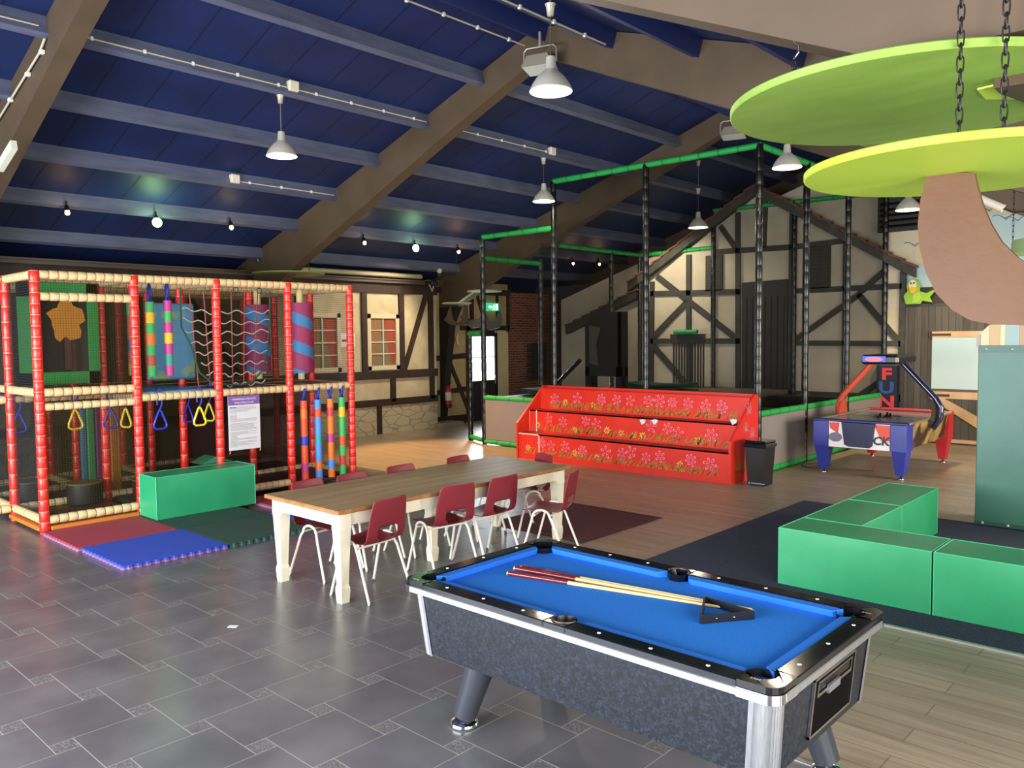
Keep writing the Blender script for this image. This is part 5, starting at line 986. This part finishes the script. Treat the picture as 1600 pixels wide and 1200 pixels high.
for i,(p,L,lab) in enumerate(LP):
    o=pl if i==0 else copy_tree(pl); o.location=p; o['label']=lab
    c=MB(); top=deck(p[0])-p[2]-.2; c.v=[];c.tube([(0,0,.31),(0,0,top)],.006,6); cc=c.build('cord',mat('cord_grey','#6a6a6a',.5),o,off=(0,0,0)); c=MB(); c.lathe([(.05,0),(.04,-.02),(.028,-.1),(0,-.105)],(0,0,top),16); c.build('ceiling_cup',mat('cup_grey','#b9b1a0',.4,.3),o,off=(0,0,0))
    l=bpy.data.lights.new('pendant_light','POINT'); l.energy=12; l.color=(1,.86,.66); l.shadow_soft_size=.12; l.specular_factor=.1; lo_=bpy.data.objects.new('pendant_light',l); COL.objects.link(lo_); lo_.location=(p[0],p[1],p[2]-.03)
# conduits with clips on the purlins
def conduit(lab,x,z,y0,y1,box=None):
    r=thing('cable_conduit',lab,'conduit',(x,(y0+y1)/2,z)); q=MB(); q.tube([(x,y0,z),(x,y1,z)],.011,6); q.build('tube',mat('conduit_cream','#bdb6a0',.4),r)
    y=y0+.2
    while y<y1: q=MB(); q.box(x-.016,x+.018,y-.015,y+.015,z-.02,z+.02); q.build('clip',M_white,r); y+=.55
    if box: q=MB(); q.bbox(x-.03,x+.06,box-.07,box+.07,z-.04,z+.09,.012); q.build('junction_box',mat('box_cream','#ddd6bf',.5),r)
zp=lambda x:deck(x)-.14
conduit('white conduit with junction box along the purlin above the left pendant lamp',-9.11,zp(-9.11),3.2,8.05,5.8); conduit('white conduit in the second bay leading to the pendant beside the netting',-9.11,zp(-9.11),8.35,11.0,10.9)
conduit('short conduit with junction box on a lower purlin of the first bay',-11.46,zp(-11.46),6.3,8.05,6.25); conduit('conduit in the upper left corner bay nearest the camera',-9.11,zp(-9.11),-1,2.9)
conduit('conduit with junction box below the ridge near the floodlight',RX-.08,RZ-.3,5.2,7.9,5.3); conduit('conduit along the right-pitch purlin above the largest pendant',-5.76,deck(-5.8)-.22,4,7.9)
q=MB(); q.tube([(-13.95,2.6,3.72),(-13.95,8.0,3.72),(-13.95,8.06,3.6)],.014,6); tag(q.build('cable_tube',mat('tube_grey','#8b90a0',.4)),'long thin grey tube running above the climbing frame','conduit')
q=MB(); pts=[(-10.1,2.94,4.72),(-10.6,2.94,4.5),(-11.5,2.94,4.16),(-12.2,2.94,3.9)]; pts=[AY(px_,py_,2.95) for px_,py_ in ((70,60),(62,82),(20,150),(-20,215))]; q.tube(pts,.013,6); r=thing('cable_conduit','white conduit with clips on the nearest portal frame, left edge','conduit',pts[1]); q.build('tube',MATS['conduit_cream'],r)
for v in (AY(65,81,2.95),AY(43,116,2.95),AY(16,156,2.95)): q=MB(); q.bbox(v.x-.03,v.x+.03,2.93,2.975,v.z-.02,v.z+.02,.004); q.build('clip',M_white,r)
v=AY(14,240,2.9); q=MB(); u=(AY(20,228,2.9)-AY(4,258,2.9)); q.bar(AY(22,226,2.9),AY(0,262,2.9),.1,.06,0,up=(0,-1,0)); tag(q.build('emergency_light',mat('pale_box','#d8dccb',.4)),'pale green-white light fitting on the nearest portal frame at left edge','light')
# floodlights
def flood(lab,c,ang):
    r=thing('floodlight',lab,'floodlight',c); q=MB(); cx,cy,cz_=c; ca,sa=math.cos(ang),math.sin(ang)
    def P(u,v,w): return (cx+u*ca-v*sa,cy+u*sa+v*ca,cz_+w)
    vs=[P(u,v,w) for (u,v,w) in ((-.2,-.14,-.02),(.2,-.14,-.02),(.2,.14,-.06),(-.2,.14,-.06),(-.14,-.1,.12),(.14,-.1,.12),(.14,.1,.1),(-.14,.1,.1))]; q.add(vs,[(3,2,1,0),(4,5,6,7),(0,1,5,4),(1,2,6,5),(2,3,7,6),(3,0,4,7)]); q.build('housing',mat('flood_grey','#a59c8e',.4,.3),r)
    q=MB(); q.add([P(-.19,-.13,-.024),P(.19,-.13,-.024),P(.19,.13,-.064),P(-.19,.13,-.064)],[(0,1,2,3)]); q.build('glass',mat('flood_glass','#bfc8c0',.15,spec=.8),r)
    q=MB(); q.tube([P(-.22,0,.03),P(-.22,0,.2),P(-.18,0,.24),P(.18,0,.24),P(.22,0,.2),P(.22,0,.03)],.012,6); q.tube([P(0,0,.24),P(0,0,.42)],.02,6); q.build('bracket',M_steel,r)
f1=AY(848,105,7.9); flood('grey floodlight under the apex of the second portal frame behind the big pendant',(f1.x,7.85,f1.z),.3); f2=AY(1146,210,13.0); flood('small grey floodlight under the apex of the third portal frame',(f2.x,13.0,f2.z),.3)
# spotlights
def spot(px_,py_,x,colr,em,lab,pw_,big=False):
    v=AX(px_,py_,x); r=thing('spotlight',lab,'spotlight',v,'small spotlights under the lower purlins'); q=MB(); q.tube([(v.x,v.y,v.z+.17),(v.x,v.y,v.z+.09)],.012,6); q.tube([(v.x,v.y,v.z+.1),(v.x+.03,v.y,v.z+.02)],.04,12,0,True,[.03,.045]); q.build('housing',M_blackgloss,r)
    q=MB(); q.ball((v.x+.035,v.y,v.z),.075 if big else .035,10,0,(.6,1,1)); q.build('lamp_face',mat('spot_'+colr[1:],colr,.4,emit=em),r)
    l=bpy.data.lights.new('spot_glow','POINT'); l.energy=pw_; l.color=lin(colr)[:3]; l.shadow_soft_size=.05; l.specular_factor=.15; o=bpy.data.objects.new('spot_glow',l); COL.objects.link(o); o.location=(v.x+.16,v.y,v.z)
spot(244,348,-12.6,'#c8ffb0',5,'bright greenish-white spotlight under the first bay purlins',8,True); spot(104,333,-12.6,'#ffce90',8,'small warm spotlight at the left of the first bay',1.5); spot(360,356,-12.6,'#ffd9a0',8,'small warm spotlight right of the bright one, first bay',1.5)
spot(568,380,-12.6,'#ffe0a8',10,'small warm spotlight in the second bay, leftmost',2); spot(648,388,-12.6,'#c4ffb8',5,'bright greenish-white spotlight in the second bay',6,True); spot(715,394,-12.6,'#ffc078',10,'small warm spotlight in the second bay beside the netting',2)
spot(894,412,-12.6,'#ffd098',14,'small warm spotlight seen through the netting, left of a pair',1.5); spot(935,413,-12.6,'#ffd098',14,'small warm spotlight seen through the netting, right of a pair',1.5)
# warm wash on the laminate near the timbered wall and the barn, from the warm spotlights
def sp(loc,aim,en,ang,col,bl=.6):
    l=bpy.data.lights.new('warm_spot','SPOT'); l.energy=en; l.spot_size=math.radians(ang); l.color=col; l.spot_blend=bl; l.shadow_soft_size=.1; o=bpy.data.objects.new('warm_spot',l); COL.objects.link(o); o.location=loc; o.rotation_euler=(Vector(aim)-Vector(loc)).to_track_quat('-Z','Y').to_euler()
sp((-12.4,9.6,3.9),(-11.0,9.9,0),640,66,(1,.56,.24)); sp((-12.4,11.9,3.9),(-14.3,10.8,1.8),160,80,(1,.8,.55)); sp((-4.2,14.6,3.9),(-3.6,16.2,.6),170,110,(1,.72,.42))
sp((-10.5,15.3,4.2),(-10,17,2.6),120,110,(1,.85,.62))
# fluorescent tube at right
v=AY(1549,318,13.2); r=thing('fluorescent_tube','white fluorescent batten under the roof at the right edge','light',v); q=MB(); a_=AY(1528,309,13.2);b_=AY(1568,326,13.2); q.tube([a_,b_],.06,8); q.build('batten',mat('batten_white','#e9e2d6',.4),r); q=MB(); q.tube([b_,b_+Vector((.1,0,-.06)),b_+Vector((.4,0,-.08))],.012,6); q.build('cable',M_black,r)
# ---------------------------------------------------------------- hanging tree decoration: green discs, chains and brown trunk panels
def disc(nm,lab,c,R,t,m,me_,sx=1,extra=None):
    r=thing(nm,lab,'hanging disc',(c[0],c[1],c[2])); q=MB(); n=72; b_=.004
    q.lathe([(0,0),(R-b_,0),(R,b_),(R,t-b_),(R-b_,t),(0,t)],c,n,0,False); o=q.build('disc',[m],r); return r
M_g1=mat('leaf_green_paint','#7d9c43',.5,col2='#88a64a',scale=3,stretch=(1,3,1)); M_g2=mat('lime_green_paint','#a5c038',.45,col2='#adc740',scale=2)
d1=disc('tree_disc','large leaf-green hanging wooden disc, the higher of the two at top right',(-1.045,3.39,3.0),.655,.03,M_g1,None)
d2_=disc('tree_disc','lime-green hanging wooden disc below the large one, carrying the brown panel',(-.81,3.28,2.70),.54,.028,M_g2,None)
M_trunk=mat('brown_trunk_paint','#5f3f25',.42,col2='#593a22',scale=2,spec=.22,bump=.12,bscale=18)
yt=AZp(1486,271,2.70).y
def trunk(pts,y,t,lab=None,par=None,nm='trunk_panel'):
    P=[AY(px_,py_,y) for px_,py_ in pts]; q=MB(); q.prism([(p.x,y,p.z) for p in P],(0,t,0)); return q.build(nm,M_trunk,par)
tp=trunk([(1449,270),(1522,270),(1527,292),(1535,320),(1548,350),(1565,378),(1590,402),(1625,425),(1680,445),(1680,520),(1620,510),(1590,508),(1550,507),(1515,500),(1487,484),(1462,458),(1446,425),(1436,385),(1434,350),(1438,312)],yt,.03,par=d2_)
q=MB(); vv=[(v.x,v.y,2.965) for v in (AZp(1553,138,2.965),AZp(1640,124,2.965),AZp(1640,176,2.965),AZp(1562,146,2.965))]; q.prism(vv,(0,0,.034)); q.build('haunch_piece',mat('haunch_brown','#45311f',.4),d1)  # brown piece standing in for the portal haunch that shows through the disc
q=MB(); vv=[(v.x,v.y,2.992) for v in (AZp(1527,137,3.0),AZp(1552,131,3.0),AZp(1590,152,3.0),AZp(1540,152,3.0))]; q.prism(vv,(0,0,.006)); q.build('notch',mat('notch_lime','#c3dc50',.5),d1)
def chain(lab,x,y,z0,z1,group='chains holding the hanging tree discs',hook=False,L=.05):
    r=thing('chain',lab,'chain',(x,y,z0),group); n=int((z1-z0)/(L*.78)); q=MB()
    for k in range(n):
        z=z0+(k+.5)*L*.78; pts=[]
        for j in range(13):
            a_=2*PI*j/12; u=.0095*math.cos(a_); w_=(L/2-.0095)*(1 if math.sin(a_)>0 else -1)*(abs(math.sin(a_))>.01)+.0095*math.sin(a_); d_=(.55 if k%2 else .55+PI/2); pts.append((x+u*math.cos(d_),y+u*math.sin(d_),z+w_))
        q.tube(pts,.0027,5,0,False)
    q.build('links',mat('chain_dark','#2b2b2a',.4,.6),r)
    if hook: q=MB(); q.tube([(x,y,z1-.01),(x+.018,y,z1+.01),(x+.02,y,z1+.035),(x,y,z1+.05),(x,y,z1+.09)],.004,6); q.build('hook',M_chrome,r)
a1=AZp(1498,211,2.73); chain('long dark chain crossing in front of the large green disc, left one',a1.x,a1.y,2.73,3.9)
a2=AZp(1568,206,2.73); chain('long dark chain near the right edge in front of the large green disc',a2.x,a2.y,2.73,3.9)
chain('short dark chain from the portal frame hook to the left of the large green disc',-1.32,3.0,3.03,3.16,hook=True,L=.035)
d3=disc('tree_disc','pale green hanging disc far right, partly behind the brown panel',(-1.75,12.0,3.1),.62,.16,mat('sage_green_paint','#8fb07a',.5),None)
c3=AY(1583,362,12.0); chain('dark chain above the far right pale green disc',c3.x,12.0,3.26,4.3,L=.09)
d4=disc('tree_disc','thin olive-green disc hanging above the right end of the climbing frame',(AY(451,428,8.3).x,8.3,AY(451,429,8.3).z),.66,.025,mat('olive_disc','#7d8a4a',.5),None)
q=MB(); v=AY(483,400,8.3); q.tube([(v.x,8.25,v.z+.06),(v.x,8.3,AY(486,424,8.3).z)],.006,6); q.build('cord',M_black,d4)
def small_tree(lab,px_,py_,y,R,pts,m):
    c=AY(px_,py_,y); r=disc('tree_disc',lab,(c.x,c.y,c.z),R,.03,m,None)
    if pts: P=[AY(a_,b_,y) for a_,b_ in pts]; q=MB(); q.prism([(p.x,y-.015,p.z) for p in P],(0,.03,0)); q.build('trunk_panel',mat('far_trunk','#4a3a32',.5),r)
    q=MB(); q.tube([(c.x,c.y,c.z+.03),(c.x,c.y,deck(c.x)-.02)],.008,6); q.build('suspension_cord',M_black,r)
    return r
Mo=mat('pale_disc','#a9ab7c',.5)
st1=small_tree('small pale disc with brown curled branch above the ochre wall',714,475,12.6,.33,[(704,477),(708,500),(716,505),(722,500),(725,477),(730,477),(731,500),(724,508),(712,509),(702,506),(694,500),(699,492)],Mo)
st2=small_tree('small pale disc higher beside the exit sign, with grey curved branch',757,456,12.6,.38,None,Mo)
q=MB(); a_=AY(716,473,12.55); b_=AY(738,459,12.55); q.prism([(a_.x-.05,12.55,a_.z),(a_.x+.12,12.55,a_.z+.02),(b_.x+.05,12.55,b_.z+.03),(b_.x-.08,12.55,b_.z)],(0,.02,0)); q.build('branch_panel',mat('pale_branch','#d8d6c0',.5),st1)
P=[AY(a_,b_,12.9) for a_,b_ in ((718,493),(735,500),(748,498),(756,486),(762,500),(772,502),(780,484),(784,500),(780,512),(765,516),(748,511),(737,513),(722,503))]; q=MB(); q.prism([(p.x,12.9,p.z) for p in P],(0,.03,0)); q.build('branch_panel',mat('grey_branch','#5e5c62',.5),st2)
v=AY(665,440,12.5); v=v+Vector((.35,0,0)); r=thing('projector_fitting','dark lamp fitting with white cable at end of the eaves strip light','light',(v.x,12.5,v.z)); q=MB(); q.bbox(v.x-.12,v.x+.1,12.3,12.5,v.z-.1,v.z,.02); q.ball((v.x+.25,12.4,v.z+.12),.07,8); q.build('fitting',M_black,r); q=MB(); q.ball((v.x+.3,12.35,v.z+.2),.06,8); q.tube([(v.x,12.3,v.z-.1),(v.x+.1,12.3,v.z-.25),(v.x+.2,12.25,v.z-.15)],.015,5); q.build('cable',mat('cable_white','#bdb6b0',.5),r)
for o in bpy.data.objects:
    if '_off' in o: del o['_off']
